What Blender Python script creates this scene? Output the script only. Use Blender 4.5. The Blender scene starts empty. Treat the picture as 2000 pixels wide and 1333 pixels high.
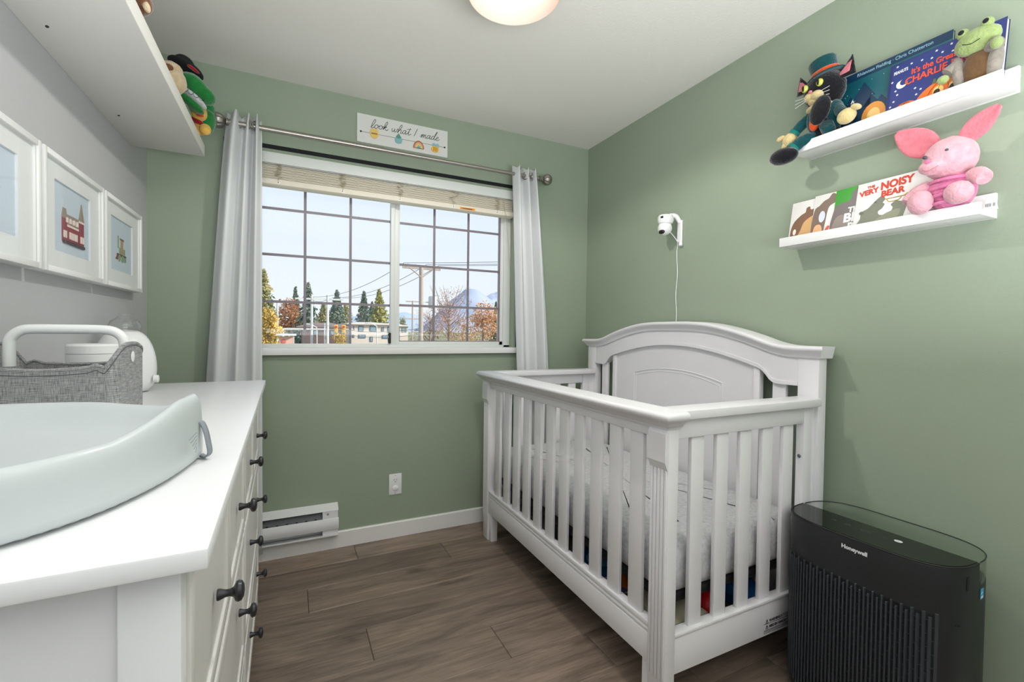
import bpy, bmesh, math, random
from mathutils import Vector, Matrix, Euler, noise
random.seed(7)
C = bpy.context.scene.collection
PI = math.pi
# ------------------------------------------------------------------ camera (level room, 16 mm style wide view)
RW = Matrix(((0.900045, 0.006149, -0.435752), (0.435752, 0.023814+0.0, 0.899752), (0, -1, 0)))  # replaced below
FPX = 887.631258
CAMZ = 1.1813
def _basis():
    Y = Vector((570-1000, -(643-666.5), -FPX)).normalized()
    X = Vector((2832-1000, -(672-666.5), -FPX)).normalized()
    X = (X - X.dot(Y)*Y).normalized()
    return Matrix((X, Y, X.cross(Y)))
RW = _basis()
cam = bpy.data.objects.new('camera', bpy.data.cameras.new('camera'))
C.objects.link(cam)
cam.matrix_world = Matrix.Translation((0, 0, CAMZ)) @ RW.to_4x4()
cam.data.sensor_width = 36; cam.data.lens = FPX/2000*36
cam.data.clip_start = 0.02; cam.data.clip_end = 9000
bpy.context.scene.camera = cam
def at(px, py, ax, val):
    """world point on the plane (axis ax = val) seen at a pixel of the 2000x1333 frame: used only to measure real positions"""
    d = RW @ Vector((px-1000, -(py-666.5), -FPX)); o = Vector((0, 0, CAMZ))
    return o + d*((val-o[ax])/d[ax])

# ------------------------------------------------------------------ world, lights, exposure
sc = bpy.context.scene
sc.view_settings.view_transform = 'Standard'; sc.view_settings.look = 'None'
sc.view_settings.gamma = 1; sc.view_settings.use_curve_mapping = False
sc.view_settings.exposure = 0.32
W = bpy.data.worlds.new('sky'); sc.world = W; W.use_nodes = True
nt = W.node_tree; nt.nodes.clear()
wo = nt.nodes.new('ShaderNodeOutputWorld'); bg = nt.nodes.new('ShaderNodeBackground')
tc = nt.nodes.new('ShaderNodeTexCoord'); sx = nt.nodes.new('ShaderNodeSeparateXYZ'); cr = nt.nodes.new('ShaderNodeValToRGB')
nt.links.new(tc.outputs['Generated'], sx.inputs[0]); nt.links.new(sx.outputs['Z'], cr.inputs[0])
cr.color_ramp.elements[0].position = 0.0; cr.color_ramp.elements[0].color = (0.86, 0.90, 0.95, 1)
cr.color_ramp.elements[1].position = 0.75; cr.color_ramp.elements[1].color = (0.50, 0.67, 0.92, 1)
e = cr.color_ramp.elements.new(0.22); e.color = (0.78, 0.86, 0.96, 1)
bg.inputs['Strength'].default_value = 0.88
nt.links.new(cr.outputs[0], bg.inputs[0]); nt.links.new(bg.outputs[0], wo.inputs[0])
sun = bpy.data.lights.new('sun', 'SUN'); sun.energy = 4.0; sun.angle = 0.01; sun.color = (1, 0.9, 0.76)
so = bpy.data.objects.new('sun', sun); C.objects.link(so)
so.rotation_euler = Vector((-0.80, 0.5, -0.42)).to_track_quat('-Z', 'Y').to_euler()
def area(name, loc, target, sx_, sy_, power, col):
    l = bpy.data.lights.new(name, 'AREA'); l.shape = 'RECTANGLE'; l.size = sx_; l.size_y = sy_; l.energy = power; l.color = col
    o = bpy.data.objects.new(name, l); C.objects.link(o); o.location = loc
    o.rotation_euler = (Vector(target)-Vector(loc)).to_track_quat('-Z', 'Y').to_euler(); return o
area('added_bounce_fill', (0.62, -0.45, 1.15), (0.64, -0.40, 2.44), 2.0, 1.4, 66, (0.92, 0.955, 1.0))  # added fill light behind the camera, unseen, bounced off the ceiling

# ------------------------------------------------------------------ materials
def s2l(c):
    f = lambda v: (v/12.92 if v <= .04045 else ((v+.055)/1.055)**2.4)
    return tuple(f(x/255) for x in c)+(1,)
def mat(name, col, rough=.5, metal=0, bump=0, bscale=200, var=0, vscale=3, sheen=0, emis=None, es=0, spec=.5, col2=None, stretch=None, coat=0):
    m = bpy.data.materials.new(name); m.use_nodes = True; n = m.node_tree.nodes; L = m.node_tree.links; p = n['Principled BSDF']
    c = s2l(col); p.inputs['Base Color'].default_value = c; p.inputs['Roughness'].default_value = rough; p.inputs['Metallic'].default_value = metal
    p.inputs['Specular IOR Level'].default_value = spec; p.inputs['Coat Weight'].default_value = coat
    if sheen: p.inputs['Sheen Weight'].default_value = sheen; p.inputs['Sheen Roughness'].default_value = .4
    if emis: p.inputs['Emission Color'].default_value = s2l(emis); p.inputs['Emission Strength'].default_value = es
    t = n.new('ShaderNodeTexCoord'); mp = n.new('ShaderNodeMapping'); L.new(t.outputs['Object'], mp.inputs[0])
    if stretch: mp.inputs['Scale'].default_value = stretch
    if var or col2:
        nz = n.new('ShaderNodeTexNoise'); nz.inputs['Scale'].default_value = vscale; nz.inputs['Detail'].default_value = 5
        L.new(mp.outputs[0], nz.inputs[0]); mx = n.new('ShaderNodeMix'); mx.data_type = 'RGBA'
        c2 = s2l(col2) if col2 else tuple(x*(1-var) for x in c[:3])+(1,)
        mr = n.new('ShaderNodeMapRange'); mr.inputs[1].default_value = .35; mr.inputs[2].default_value = .65
        L.new(nz.outputs['Fac'], mr.inputs[0]); L.new(mr.outputs[0], mx.inputs[0]); mx.inputs[6].default_value = c; mx.inputs[7].default_value = c2
        L.new(mx.outputs[2], p.inputs['Base Color'])
    if bump:
        b = n.new('ShaderNodeBump'); b.inputs['Strength'].default_value = bump; b.inputs['Distance'].default_value = .003
        nb = n.new('ShaderNodeTexNoise'); nb.inputs['Scale'].default_value = bscale; nb.inputs['Detail'].default_value = 3
        L.new(mp.outputs[0], nb.inputs[0]); L.new(nb.outputs['Fac'], b.inputs['Height']); L.new(b.outputs[0], p.inputs['Normal'])
    return m
def plush(name, col, col2=None): return mat(name, col, .95, bump=1.0, bscale=160, var=.18, vscale=60, sheen=.5, spec=.1, col2=col2)
M = {}
M['green'] = mat('sage_wall_paint', (153, 166, 145), .7, bump=.10, bscale=260, var=.03)
M['grey'] = mat('grey_wall_paint', (186, 186, 187), .7, bump=.10, bscale=260, var=.03)
M['ceil'] = mat('ceiling_paint', (232, 229, 221), .9, bump=.35, bscale=120)
M['white'] = mat('white_paint', (236, 235, 233), .38, var=.02)
M['dress'] = mat('white_lacquer', (238, 238, 240), .33, var=.015)
M['front'] = mat('off_white_lacquer', (228, 225, 222), .4, var=.02)
M['crib'] = mat('crib_white', (236, 234, 236), .36, var=.02, vscale=8)
M['vinyl'] = mat('window_vinyl', (226, 229, 224), .4)
M['grille'] = mat('grille_metal', (138, 126, 134), .5)
M['cream'] = mat('blind_cream', (229, 222, 204), .5)
M['cord'] = mat('cord_tan', (170, 156, 126), .8)
M['black'] = mat('black_matte', (26, 26, 28), .6)
M['blackv'] = mat('black_strip', (16, 18, 22), .8)
M['nickel'] = mat('brushed_nickel', (170, 165, 158), .32, 1.0)
M['curt'] = mat('curtain_linen', (222, 224, 224), .9, bump=.25, bscale=500, var=.03, sheen=.2)
M['knob'] = mat('knob_bronze', (52, 52, 55), .35, .4)
M['pad'] = mat('pad_foam', (205, 211, 213), .38, var=.02, coat=.1)
M['strap'] = mat('strap_grey', (150, 155, 162), .8)
M['plastic'] = mat('white_plastic', (240, 241, 240), .28)
M['screw'] = mat('steel_screw', (120, 124, 130), .3, .9)
M['dark'] = mat('dark_slot', (48, 50, 54), .7)
M['ppl'] = mat('purifier_black', (33, 35, 37), .42, bump=.05)
M['pslat'] = mat('purifier_slat', (54, 59, 64), .4)
M['pfilt'] = mat('purifier_filter', (8, 8, 9), .9, var=.5, vscale=40, col2=(24, 26, 28), stretch=(1, 1, .08))
M['pgloss'] = mat('purifier_panel', (20, 24, 20), .08, spec=.35)
M['wtxt'] = mat('white_print', (225, 225, 225), .6)
M['dim'] = mat('grey_print', (82, 88, 82), .6)
M['ktxt'] = mat('black_print', (45, 45, 48), .7)
M['bluest'] = mat('blue_sticker', (60, 170, 215), .5)
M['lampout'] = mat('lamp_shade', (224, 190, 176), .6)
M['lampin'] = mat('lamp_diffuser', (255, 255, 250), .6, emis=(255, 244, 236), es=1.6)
M['subfl'] = mat('subfloor', (60, 52, 45), .9)
def glassmat(name, tint=(1, 1, 1), refl=.08, rough=0.0):
    m = bpy.data.materials.new(name); m.use_nodes = True; n = m.node_tree.nodes; L = m.node_tree.links; n.clear()
    o = n.new('ShaderNodeOutputMaterial'); mx = n.new('ShaderNodeMixShader'); tr = n.new('ShaderNodeBsdfTransparent'); gl = n.new('ShaderNodeBsdfGlossy')
    fr = n.new('ShaderNodeLayerWeight'); fr.inputs[0].default_value = .5; gl.inputs['Roughness'].default_value = rough
    pw = n.new('ShaderNodeMath'); pw.operation = 'POWER'; pw.inputs[1].default_value = 5; L.new(fr.outputs['Facing'], pw.inputs[0])
    ml = n.new('ShaderNodeMath'); ml.operation = 'MULTIPLY_ADD'; ml.inputs[1].default_value = min(1, refl*10); ml.inputs[2].default_value = refl/2; ml.use_clamp = True
    L.new(pw.outputs[0], ml.inputs[0]); L.new(ml.outputs[0], mx.inputs[0])
    tr.inputs[0].default_value = tint+(1,); L.new(tr.outputs[0], mx.inputs[1]); L.new(gl.outputs[0], mx.inputs[2]); L.new(mx.outputs[0], o.inputs[0]); return m
M['glass'] = glassmat('window_glass', (.98, .99, .99), .022)
M['pglass'] = glassmat('frame_glass', (1, 1, 1), .025)
M['clear'] = glassmat('clear_plastic', (.985, .99, .99), .09, .02)
M['smoke'] = glassmat('smoked_plastic', (.96, .97, .96), .05, .03)
def wood():
    m = bpy.data.materials.new('oak_laminate'); m.use_nodes = True; n = m.node_tree.nodes; L = m.node_tree.links; p = n['Principled BSDF']
    t = n.new('ShaderNodeTexCoord'); oi = n.new('ShaderNodeObjectInfo'); mp = n.new('ShaderNodeMapping')
    ad = n.new('ShaderNodeVectorMath'); ad.operation = 'ADD'; sc_ = n.new('ShaderNodeMath'); sc_.operation = 'MULTIPLY'; sc_.inputs[1].default_value = 37
    L.new(oi.outputs['Random'], sc_.inputs[0]); L.new(t.outputs['Object'], ad.inputs[0]); L.new(sc_.outputs[0], ad.inputs[1]); L.new(ad.outputs[0], mp.inputs[0])
    mp.inputs['Scale'].default_value = (1.0, 7.0, 1)
    n1 = n.new('ShaderNodeTexNoise'); n1.inputs['Scale'].default_value = 1.6; n1.inputs['Detail'].default_value = 8; n1.inputs['Roughness'].default_value = .62; n1.inputs['Distortion'].default_value = 1.6
    L.new(mp.outputs[0], n1.inputs[0])
    mp2 = n.new('ShaderNodeMapping'); mp2.inputs['Scale'].default_value = (3, 60, 1); L.new(ad.outputs[0], mp2.inputs[0])
    n2 = n.new('ShaderNodeTexNoise'); n2.inputs['Scale'].default_value = 2.0; n2.inputs['Detail'].default_value = 6; n2.inputs['Distortion'].default_value = .8; L.new(mp2.outputs[0], n2.inputs[0])
    r = n.new('ShaderNodeValToRGB'); L.new(n1.outputs['Fac'], r.inputs[0]); E = r.color_ramp.elements
    E[0].position = .30; E[0].color = s2l((104, 90, 80)); E[1].position = .72; E[1].color = s2l((172, 151, 134))
    a = E.new(.45); a.color = s2l((132, 115, 102)); b = E.new(.58); b.color = s2l((150, 131, 116))
    mx = n.new('ShaderNodeMix'); mx.data_type = 'RGBA'; mx.blend_type = 'MULTIPLY'; mx.inputs[0].default_value = .55
    r2 = n.new('ShaderNodeValToRGB'); L.new(n2.outputs['Fac'], r2.inputs[0]); r2.color_ramp.elements[0].position = .32; r2.color_ramp.elements[0].color = (.55, .53, .52, 1); r2.color_ramp.elements[1].position = .6
    L.new(r.outputs[0], mx.inputs[6]); L.new(r2.outputs[0], mx.inputs[7])
    # knots
    mp3 = n.new('ShaderNodeMapping'); mp3.inputs['Scale'].default_value = (1.6, 4.4, 1); L.new(ad.outputs[0], mp3.inputs[0])
    vo = n.new('ShaderNodeTexVoronoi'); vo.inputs['Scale'].default_value = 1.3; L.new(mp3.outputs[0], vo.inputs[0])
    r3 = n.new('ShaderNodeValToRGB'); r3.color_ramp.elements[0].position = .03; r3.color_ramp.elements[0].color = (.35, .32, .3, 1); r3.color_ramp.elements[1].position = .17; L.new(vo.outputs['Distance'], r3.inputs[0])
    mx3 = n.new('ShaderNodeMix'); mx3.data_type = 'RGBA'; mx3.blend_type = 'MULTIPLY'; mx3.inputs[0].default_value = .8; L.new(mx.outputs[2], mx3.inputs[6]); L.new(r3.outputs[0], mx3.inputs[7])
    hs = n.new('ShaderNodeHueSaturation'); mr = n.new('ShaderNodeMapRange'); mr.inputs[3].default_value = .80; mr.inputs[4].default_value = 1.14
    L.new(oi.outputs['Random'], mr.inputs[0]); L.new(mr.outputs[0], hs.inputs['Value']); L.new(mx3.outputs[2], hs.inputs['Color']); L.new(hs.outputs[0], p.inputs['Base Color'])
    p.inputs['Roughness'].default_value = .42
    b_ = n.new('ShaderNodeBump'); b_.inputs['Strength'].default_value = .12; b_.inputs['Distance'].default_value = .002; L.new(n2.outputs['Fac'], b_.inputs['Height']); L.new(b_.outputs[0], p.inputs['Normal'])
    return m
M['wood'] = wood()
def fabric():
    m = bpy.data.materials.new('grey_felt_weave'); m.use_nodes = True; n = m.node_tree.nodes; L = m.node_tree.links; p = n['Principled BSDF']
    t = n.new('ShaderNodeTexCoord'); outs = []
    for s in ((40, 40, 900), (700, 700, 60)):
        mp = n.new('ShaderNodeMapping'); mp.inputs['Scale'].default_value = s; L.new(t.outputs['Object'], mp.inputs[0])
        z = n.new('ShaderNodeTexNoise'); z.inputs['Scale'].default_value = 1; z.inputs['Detail'].default_value = 3; L.new(mp.outputs[0], z.inputs[0]); outs.append(z)
    a = n.new('ShaderNodeMath'); a.operation = 'ADD'; L.new(outs[0].outputs['Fac'], a.inputs[0]); L.new(outs[1].outputs['Fac'], a.inputs[1])
    r = n.new('ShaderNodeValToRGB'); r.color_ramp.elements[0].position = .35; r.color_ramp.elements[0].color = s2l((92, 93, 94)); r.color_ramp.elements[1].position = .65; r.color_ramp.elements[1].color = s2l((190, 190, 190))
    h = n.new('ShaderNodeMath'); h.operation = 'MULTIPLY'; h.inputs[1].default_value = .5; L.new(a.outputs[0], h.inputs[0]); L.new(h.outputs[0], r.inputs[0]); L.new(r.outputs[0], p.inputs['Base Color'])
    p.inputs['Roughness'].default_value = .95; b_ = n.new('ShaderNodeBump'); b_.inputs['Strength'].default_value = .5; b_.inputs['Distance'].default_value = .001; L.new(h.outputs[0], b_.inputs['Height']); L.new(b_.outputs[0], p.inputs['Normal'])
    return m
M['felt'] = fabric()
_fc = {}
def flat(col, rough=.6):
    k = (tuple(col), rough)
    if k not in _fc: _fc[k] = mat('print_%d_%d_%d' % tuple(col), col, rough)
    return _fc[k]

# ------------------------------------------------------------------ builders
WM = {}
def wm(o): return WM.get(o.name, Matrix.Identity(4))
class MB:
    def __init__(s): s.bm = bmesh.new()
    def _x(s, vs, Mx):
        if Mx is not None: bmesh.ops.transform(s.bm, matrix=Mx, verts=vs)
    def box(s, x0, x1, y0, y1, z0, z1, bev=0, Mx=None, seg=2):
        r = bmesh.ops.create_cube(s.bm, size=1)['verts']
        for v in r: v.co = Vector(((x0+x1)/2+v.co.x*(x1-x0), (y0+y1)/2+v.co.y*(y1-y0), (z0+z1)/2+v.co.z*(z1-z0)))
        if bev:
            es = {e for v in r for e in v.link_edges}
            g = bmesh.ops.bevel(s.bm, geom=list(es), offset=min(bev, .49*min(x1-x0, y1-y0, z1-z0)), segments=seg, profile=.5, affect='EDGES')
            r = list({v for f in g['faces'] for v in f.verts} | {v for v in r if v.is_valid})
        s._x(r, Mx); return s
    def loft(s, rings, cap=True, close=True, Mx=None):
        vs = [[s.bm.verts.new(p) for p in r] for r in rings]; n = len(vs[0])
        for a, b in zip(vs, vs[1:]):
            for i in range(n if close else n-1):
                j = (i+1) % n
                try: s.bm.faces.new((a[i], a[j], b[j], b[i]))
                except ValueError: pass
        if cap and close and n > 2:
            s.bm.faces.new(vs[0][::-1]); s.bm.faces.new(vs[-1])
        s._x([v for r in vs for v in r], Mx); return s
    def tube(s, pts, r=.005, seg=8, cap=True, Mx=None, flat_=None):
        pts = [Vector(p) for p in pts]; rs = r if isinstance(r, (list, tuple)) else [r]*len(pts); rings = []; up = None
        for i, p in enumerate(pts):
            t = (pts[min(i+1, len(pts)-1)]-pts[max(i-1, 0)]).normalized()
            if up is None: up = t.orthogonal().normalized()
            up = (up-t*up.dot(t)); up = up.normalized() if up.length > 1e-6 else t.orthogonal().normalized()
            sd = t.cross(up)
            rings.append([p+(up*math.cos(2*PI*k/seg)+sd*math.sin(2*PI*k/seg))*rs[i] for k in range(seg)])
        return s.loft(rings, cap, True, Mx)
    def lathe(s, prof, seg=24, Mx=None, flute=0, nf=0, cap=True):
        rings = []
        for r, z in prof:
            rings.append([Vector((r*(1+flute*math.cos(nf*2*PI*k/seg))*math.cos(2*PI*k/seg), r*(1+flute*math.cos(nf*2*PI*k/seg))*math.sin(2*PI*k/seg), z)) for k in range(seg)])
        return s.loft(rings, cap, True, Mx)
    def prism(s, poly, ax, a0, a1, Mx=None):
        def P(u, v, a): return Vector({'x': (a, u, v), 'y': (u, a, v), 'z': (u, v, a)}[ax])
        A = [s.bm.verts.new(P(u, v, a0)) for u, v in poly]; B = [s.bm.verts.new(P(u, v, a1)) for u, v in poly]; n = len(poly)
        s.bm.faces.new(A[::-1]); s.bm.faces.new(B)
        for i in range(n): s.bm.faces.new((A[i], A[(i+1) % n], B[(i+1) % n], B[i]))
        s._x(A+B, Mx); return s
    def ell(s, c, r, rot=(0, 0, 0), u=20, v=14, jit=0, Mx=None, power=1):
        r = (r, r, r) if isinstance(r, (int, float)) else r
        g = bmesh.ops.create_uvsphere(s.bm, u_segments=u, v_segments=v, radius=1)['verts']
        Rm = Euler(rot).to_matrix()
        for q in g:
            p = q.co.copy()
            if jit: p *= 1+jit*noise.noise(p*3+Vector(c)*9)
            q.co = Rm @ Vector((p.x*r[0], p.y*r[1], p.z*r[2])) + Vector(c)
        s._x(g, Mx); return s
    def grid(s, rows, closed=False):
        return s.loft(rows, False, closed)
    def build(s, name, m, parent=None, smooth=True, local=False, loc=None, ang=35, sub=0, solid=0, kind=None):
        bmesh.ops.recalc_face_normals(s.bm, faces=s.bm.faces)
        me = bpy.data.meshes.new(name)
        if parent is not None and not local: bmesh.ops.transform(s.bm, matrix=wm(parent).inverted(), verts=s.bm.verts)
        L = Matrix.Identity(4)
        if loc is not None:
            Lw = Vector(loc) if local or parent is None else wm(parent).inverted() @ Vector(loc)
            bmesh.ops.translate(s.bm, vec=-Lw, verts=s.bm.verts); L = Matrix.Translation(Lw)
        s.bm.to_mesh(me); s.bm.free()
        if smooth:
            for p in me.polygons: p.use_smooth = True
            me.set_sharp_from_angle(angle=math.radians(ang))
        o = bpy.data.objects.new(name, me); C.objects.link(o); me.materials.append(m)
        if parent is not None: o.parent = parent
        o.location = L.translation; WM[o.name] = (wm(parent) if parent is not None else Matrix.Identity(4)) @ L
        if solid:
            q = o.modifiers.new('solid', 'SOLIDIFY'); q.thickness = solid; q.offset = 0
        if sub:
            q = o.modifiers.new('sub', 'SUBSURF'); q.levels = sub; q.render_levels = sub
        if kind: o['kind'] = kind
        return o
def tag(o, label=None, cat=None, group=None, kind=None):
    if label: o['label'] = label
    if cat: o['category'] = cat
    if group: o['group'] = group
    if kind: o['kind'] = kind
    return o
def thing(name, label, cat, loc=(0, 0, 0), rot=None, group=None):
    o = bpy.data.objects.new(name, None); C.objects.link(o); o.empty_display_size = .05
    Mt = Matrix.Translation(loc) @ ((rot if isinstance(rot, Matrix) else Matrix.Rotation(rot or 0, 3, 'Z')).to_4x4())
    o.matrix_world = Mt; WM[o.name] = Mt; tag(o, label, cat, group); return o
def rep(src, loc_local, rot=None):
    o = src.copy(); C.objects.link(o); o.parent = src.parent; o.location = loc_local
    if rot: o.rotation_euler = rot
    WM[o.name] = (wm(src.parent) if src.parent else Matrix.Identity(4)) @ Matrix.Translation(loc_local); return o
def copy_tree(src, loc, label):
    r = src.copy(); C.objects.link(r); Mt = Matrix.Translation(Vector(loc)-WM[src.name].translation) @ WM[src.name]; r.matrix_world = Mt; r['label'] = label; WM[r.name] = Mt
    for ch in list(src.children):
        c = ch.copy(); C.objects.link(c); c.parent = r
        for g in ch.children: d = g.copy(); C.objects.link(d); d.parent = c
    return r
def text(s, size, m, Mx, parent, name='lettering', ext=.0004, bold=0, ax='LEFT', local=True, sxx=1, shear=0, spacing=1):
    cu = bpy.data.curves.new('txt', 'FONT'); cu.body = s; cu.size = size; cu.extrude = ext; cu.offset = bold; cu.align_x = ax; cu.shear = shear; cu.space_character = spacing; cu.resolution_u = 4
    o = bpy.data.objects.new('txt', cu); me = bpy.data.meshes.new_from_object(o); bpy.data.objects.remove(o)
    T = Mx @ Matrix.Diagonal((sxx, 1, 1, 1)); me.transform(T if local or parent is None else wm(parent).inverted() @ T)
    me.materials.clear(); me.materials.append(m); q = bpy.data.objects.new(name, me); C.objects.link(q); q.parent = parent; WM[q.name] = wm(parent); return q
def frame(X, Y, Z, o=(0, 0, 0)):
    m = Matrix((Vector(X), Vector(Y), Vector(Z))).transposed().to_4x4(); m.translation = Vector(o); return m
def circ(cx, cy, rx, ry=None, n=20, a0=0, a1=2*PI): 
    ry = ry or rx; f = a1-a0 < 2*PI-1e-6
    return [(cx+rx*math.cos(a0+(a1-a0)*k/(n-1 if f else n)), cy+ry*math.sin(a0+(a1-a0)*k/(n-1 if f else n))) for k in range(n)]
def smoothline(pts, k=6, closed=False):
    P = [Vector(p) for p in pts]; n = len(P); out = []
    for i in range(n if closed else n-1):
        if closed: a, b, c, d = P[i-1], P[i], P[(i+1) % n], P[(i+2) % n]
        else: a, b, c, d = P[max(i-1, 0)], P[i], P[i+1], P[min(i+2, n-1)]
        for j in range(k):
            t = j/k; out.append(.5*((2*b)+(c-a)*t+(2*a-5*b+4*c-d)*t*t+(3*b-a-3*c+d)*t**3))
    if not closed: out.append(P[-1])
    return out
def interp(tab, x):
    if x <= tab[0][0]: return tab[0][1]
    for (a, b), (c, d) in zip(tab, tab[1:]):
        if x <= c: return b+(d-b)*(x-a)/(c-a)
    return tab[-1][1]

# ================================================================== ROOM
XL, XR, YB, YF, ZC = -0.598, 1.83, 2.61, -1.3, 2.44
def struct(mb, name, m, **k): return tag(mb.build(name, m, **k), kind='structure')
struct(MB().box(XL-.12, XL, YF, YB+.15, -.02, ZC+.1), 'wall_left', M['grey'], smooth=False)
struct(MB().box(XR, XR+.12, YF, YB+.15, -.02, ZC+.1), 'wall_right', M['green'], smooth=False)
WX0, WX1, WZ0, WZ1 = -.235, 1.275, 1.075, 2.055
b = MB(); b.box(XL, WX0, YB, YB+.15, 0, ZC); b.box(WX1, XR, YB, YB+.15, 0, ZC); b.box(WX0, WX1, YB, YB+.15, 0, WZ0); b.box(WX0, WX1, YB, YB+.15, WZ1, ZC)
struct(b, 'wall_back', M['green'], smooth=False)
struct(MB().box(XL, XR, YF, YB, ZC, ZC+.1), 'ceiling', M['ceil'], smooth=False)
struct(MB().box(XL-.12, XR+.12, YF-.1, YF, -.02, ZC+.1), 'wall_front', M['grey'], smooth=False)
fl = struct(MB().box(XL, XR, YF, YB, -.03, -.0125), 'floor', M['subfl'], smooth=False)
row, k = 2.43, 0
known = {3: .067, 4: 1.062, 5: .268, 6: .72, 7: 1.042, 2: .75}
ytop = YB
i = 1
while ytop > YF:
    y1 = min(YB, 2.43+.195*(1) - .195*(i-1)); y0 = max(YF, 2.43-.195*(i-1)); ytop = y0
    j0 = known.get(i, (.31*i) % 1.22)
    xs = [XL]; x = j0-1.22*3
    while x < XR:
        if x > XL+.02: xs.append(x)
        x += 1.22
    xs.append(XR)
    for a, c in zip(xs, xs[1:]):
        MB().box(a+.0008, c-.0008, y0+.0008, y1-.0008, -.012, 0, .0014, seg=1).build('plank', M['wood'], fl, loc=((a+c)/2, (y0+y1)/2, 0))
    i += 1
tb = MB(); tb.prism([(YB-.014, 0), (YB, 0), (YB, .088), (YB-.009, .088), (YB-.014, .083)], 'x', XL, XR); struct(tb, 'baseboard_back', M['white'], smooth=False)
tb = MB(); tb.prism([(XR-.014, 0), (XR, 0), (XR, .088), (XR-.009, .088), (XR-.014, .083)], 'y', YF, YB-.015); struct(tb, 'baseboard_right', M['white'], smooth=False)
tb = MB(); tb.prism([(XL+.014, 0), (XL, 0), (XL, .088), (XL+.009, .088), (XL+.014, .083)], 'y', YF, YB-.015); struct(tb, 'baseboard_left', M['white'], smooth=False)
# window
win = tag(MB().box(WX0, WX1, YB+.128, YB+.14, WZ0, WZ0+.02, .002).build('window_1', M['vinyl']), kind='structure')
GY = YB+.085
b = MB()
b.box(WX0, WX0+.045, GY-.025, YB+.14, WZ0, WZ1, .003); b.box(WX1-.045, WX1, GY-.025, YB+.14, WZ0, WZ1, .003)
b.box(WX0, WX1, GY-.025, YB+.14, WZ1-.03, WZ1, .003); b.box(WX0, WX1, GY-.025, YB+.14, WZ0, WZ0+.022, .003)
b.build('window_frame', M['vinyl'], win)
b = MB(); b.box(WX0+.04, .512, GY-.022, GY+.01, 1.085, 1.103, .002); b.box(WX0+.04, .512, GY-.022, GY+.01, 2.0, 2.03, .002); b.box(.512, .535, GY-.024, GY+.01, 1.085, 2.03, .002); b.box(WX0+.042, -.19, GY-.022, GY+.01, 1.085, 2.03, .002)
b.build('sliding_sash', M['vinyl'], win)
b = MB(); b.box(.535, .565, GY-.012, GY+.03, 1.085, 2.03, .002); b.box(.56, 1.235, GY-.008, GY+.03, 1.09, 1.119, .002); b.box(1.208, 1.235, GY-.008, GY+.03, 1.09, 2.03, .002); b.box(.56, 1.235, GY-.008, GY+.03, 2.0, 2.03, .002)
b.build('fixed_sash', M['vinyl'], win)
vx = [-.169, .063, .295, .512]; hz = [1.103, 1.325, 1.571, 1.812, 2.0]
gl_src = None
for a, c in zip(vx, vx[1:]):
    for p, q in zip(hz, hz[1:]): MB().box(a, c, GY, GY+.004, p, q).build('pane', M['glass'], win, smooth=False, loc=(a, GY, p))
vx2 = [.565, .78, 1.0, 1.208]; hz2 = [1.119, 1.33, 1.570, 1.814, 2.0]
for a, c in zip(vx2, vx2[1:]):
    for p, q in zip(hz2, hz2[1:]): MB().box(a, c, GY+.012, GY+.016, p, q).build('pane', M['glass'], win, smooth=False, loc=(a, GY, p))
for x in vx[1:3]: MB().box(x-.0068, x+.0068, GY+.005, GY+.009, 1.10, 2.01).build('grille_bar', M['grille'], win, smooth=False)
for z in hz[1:4]: MB().box(-.19, .514, GY+.0055, GY+.0095, z-.0068, z+.0068).build('grille_bar', M['grille'], win, smooth=False)
for x in vx2[1:3]: MB().box(x-.0068, x+.0068, GY+.017, GY+.021, 1.11, 2.01).build('grille_bar', M['grille'], win, smooth=False)
for z in hz2[1:4]: MB().box(.56, 1.21, GY+.0175, GY+.0215, z-.0068, z+.0068).build('grille_bar', M['grille'], win, smooth=False)
b = MB(); b.box(.56, .5665, GY-.002, GY+.016, 1.115, 2.02); b.box(1.2065, 1.211, GY-.0085, GY+.016, 1.115, 2.02); b.box(.562, 1.209, GY-.0085, GY+.016, 1.116, 1.1205)
b.build('glazing_gasket', M['grille'], win, smooth=False)
b = MB(); b.prism([(.500, 1.105), (.514, 1.105), (.514, 1.165), (.505, 1.168), (.499, 1.158), (.503, 1.142), (.498, 1.128)], 'y', GY-.035, GY-.02); b.build('window_latch', M['black'], win)
b = MB(); b.prism([(YB-.028, 1.048), (YB, 1.048), (YB, 1.06), (YB+.07, 1.08), (YB+.07, 1.083), (YB-.03, 1.080), (YB-.032, 1.075)], 'x', -.26, 1.318)
struct(b, 'trim_1', M['white'])
# black tape around the opening
t = thing('blackout_fastening_tape', 'black fastening tape stuck along the top and right of the window', 'tape', (.52, YB, 2.1))
MB().box(-.30, 1.335, YB-.0035, YB, 2.087, 2.108, .001).build('tape_strip', M['blackv'], t, smooth=False)
MB().box(1.287, 1.335, YB-.0035, YB, 1.085, 2.086, .001).build('tape_strip', M['blackv'], t, smooth=False)
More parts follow.
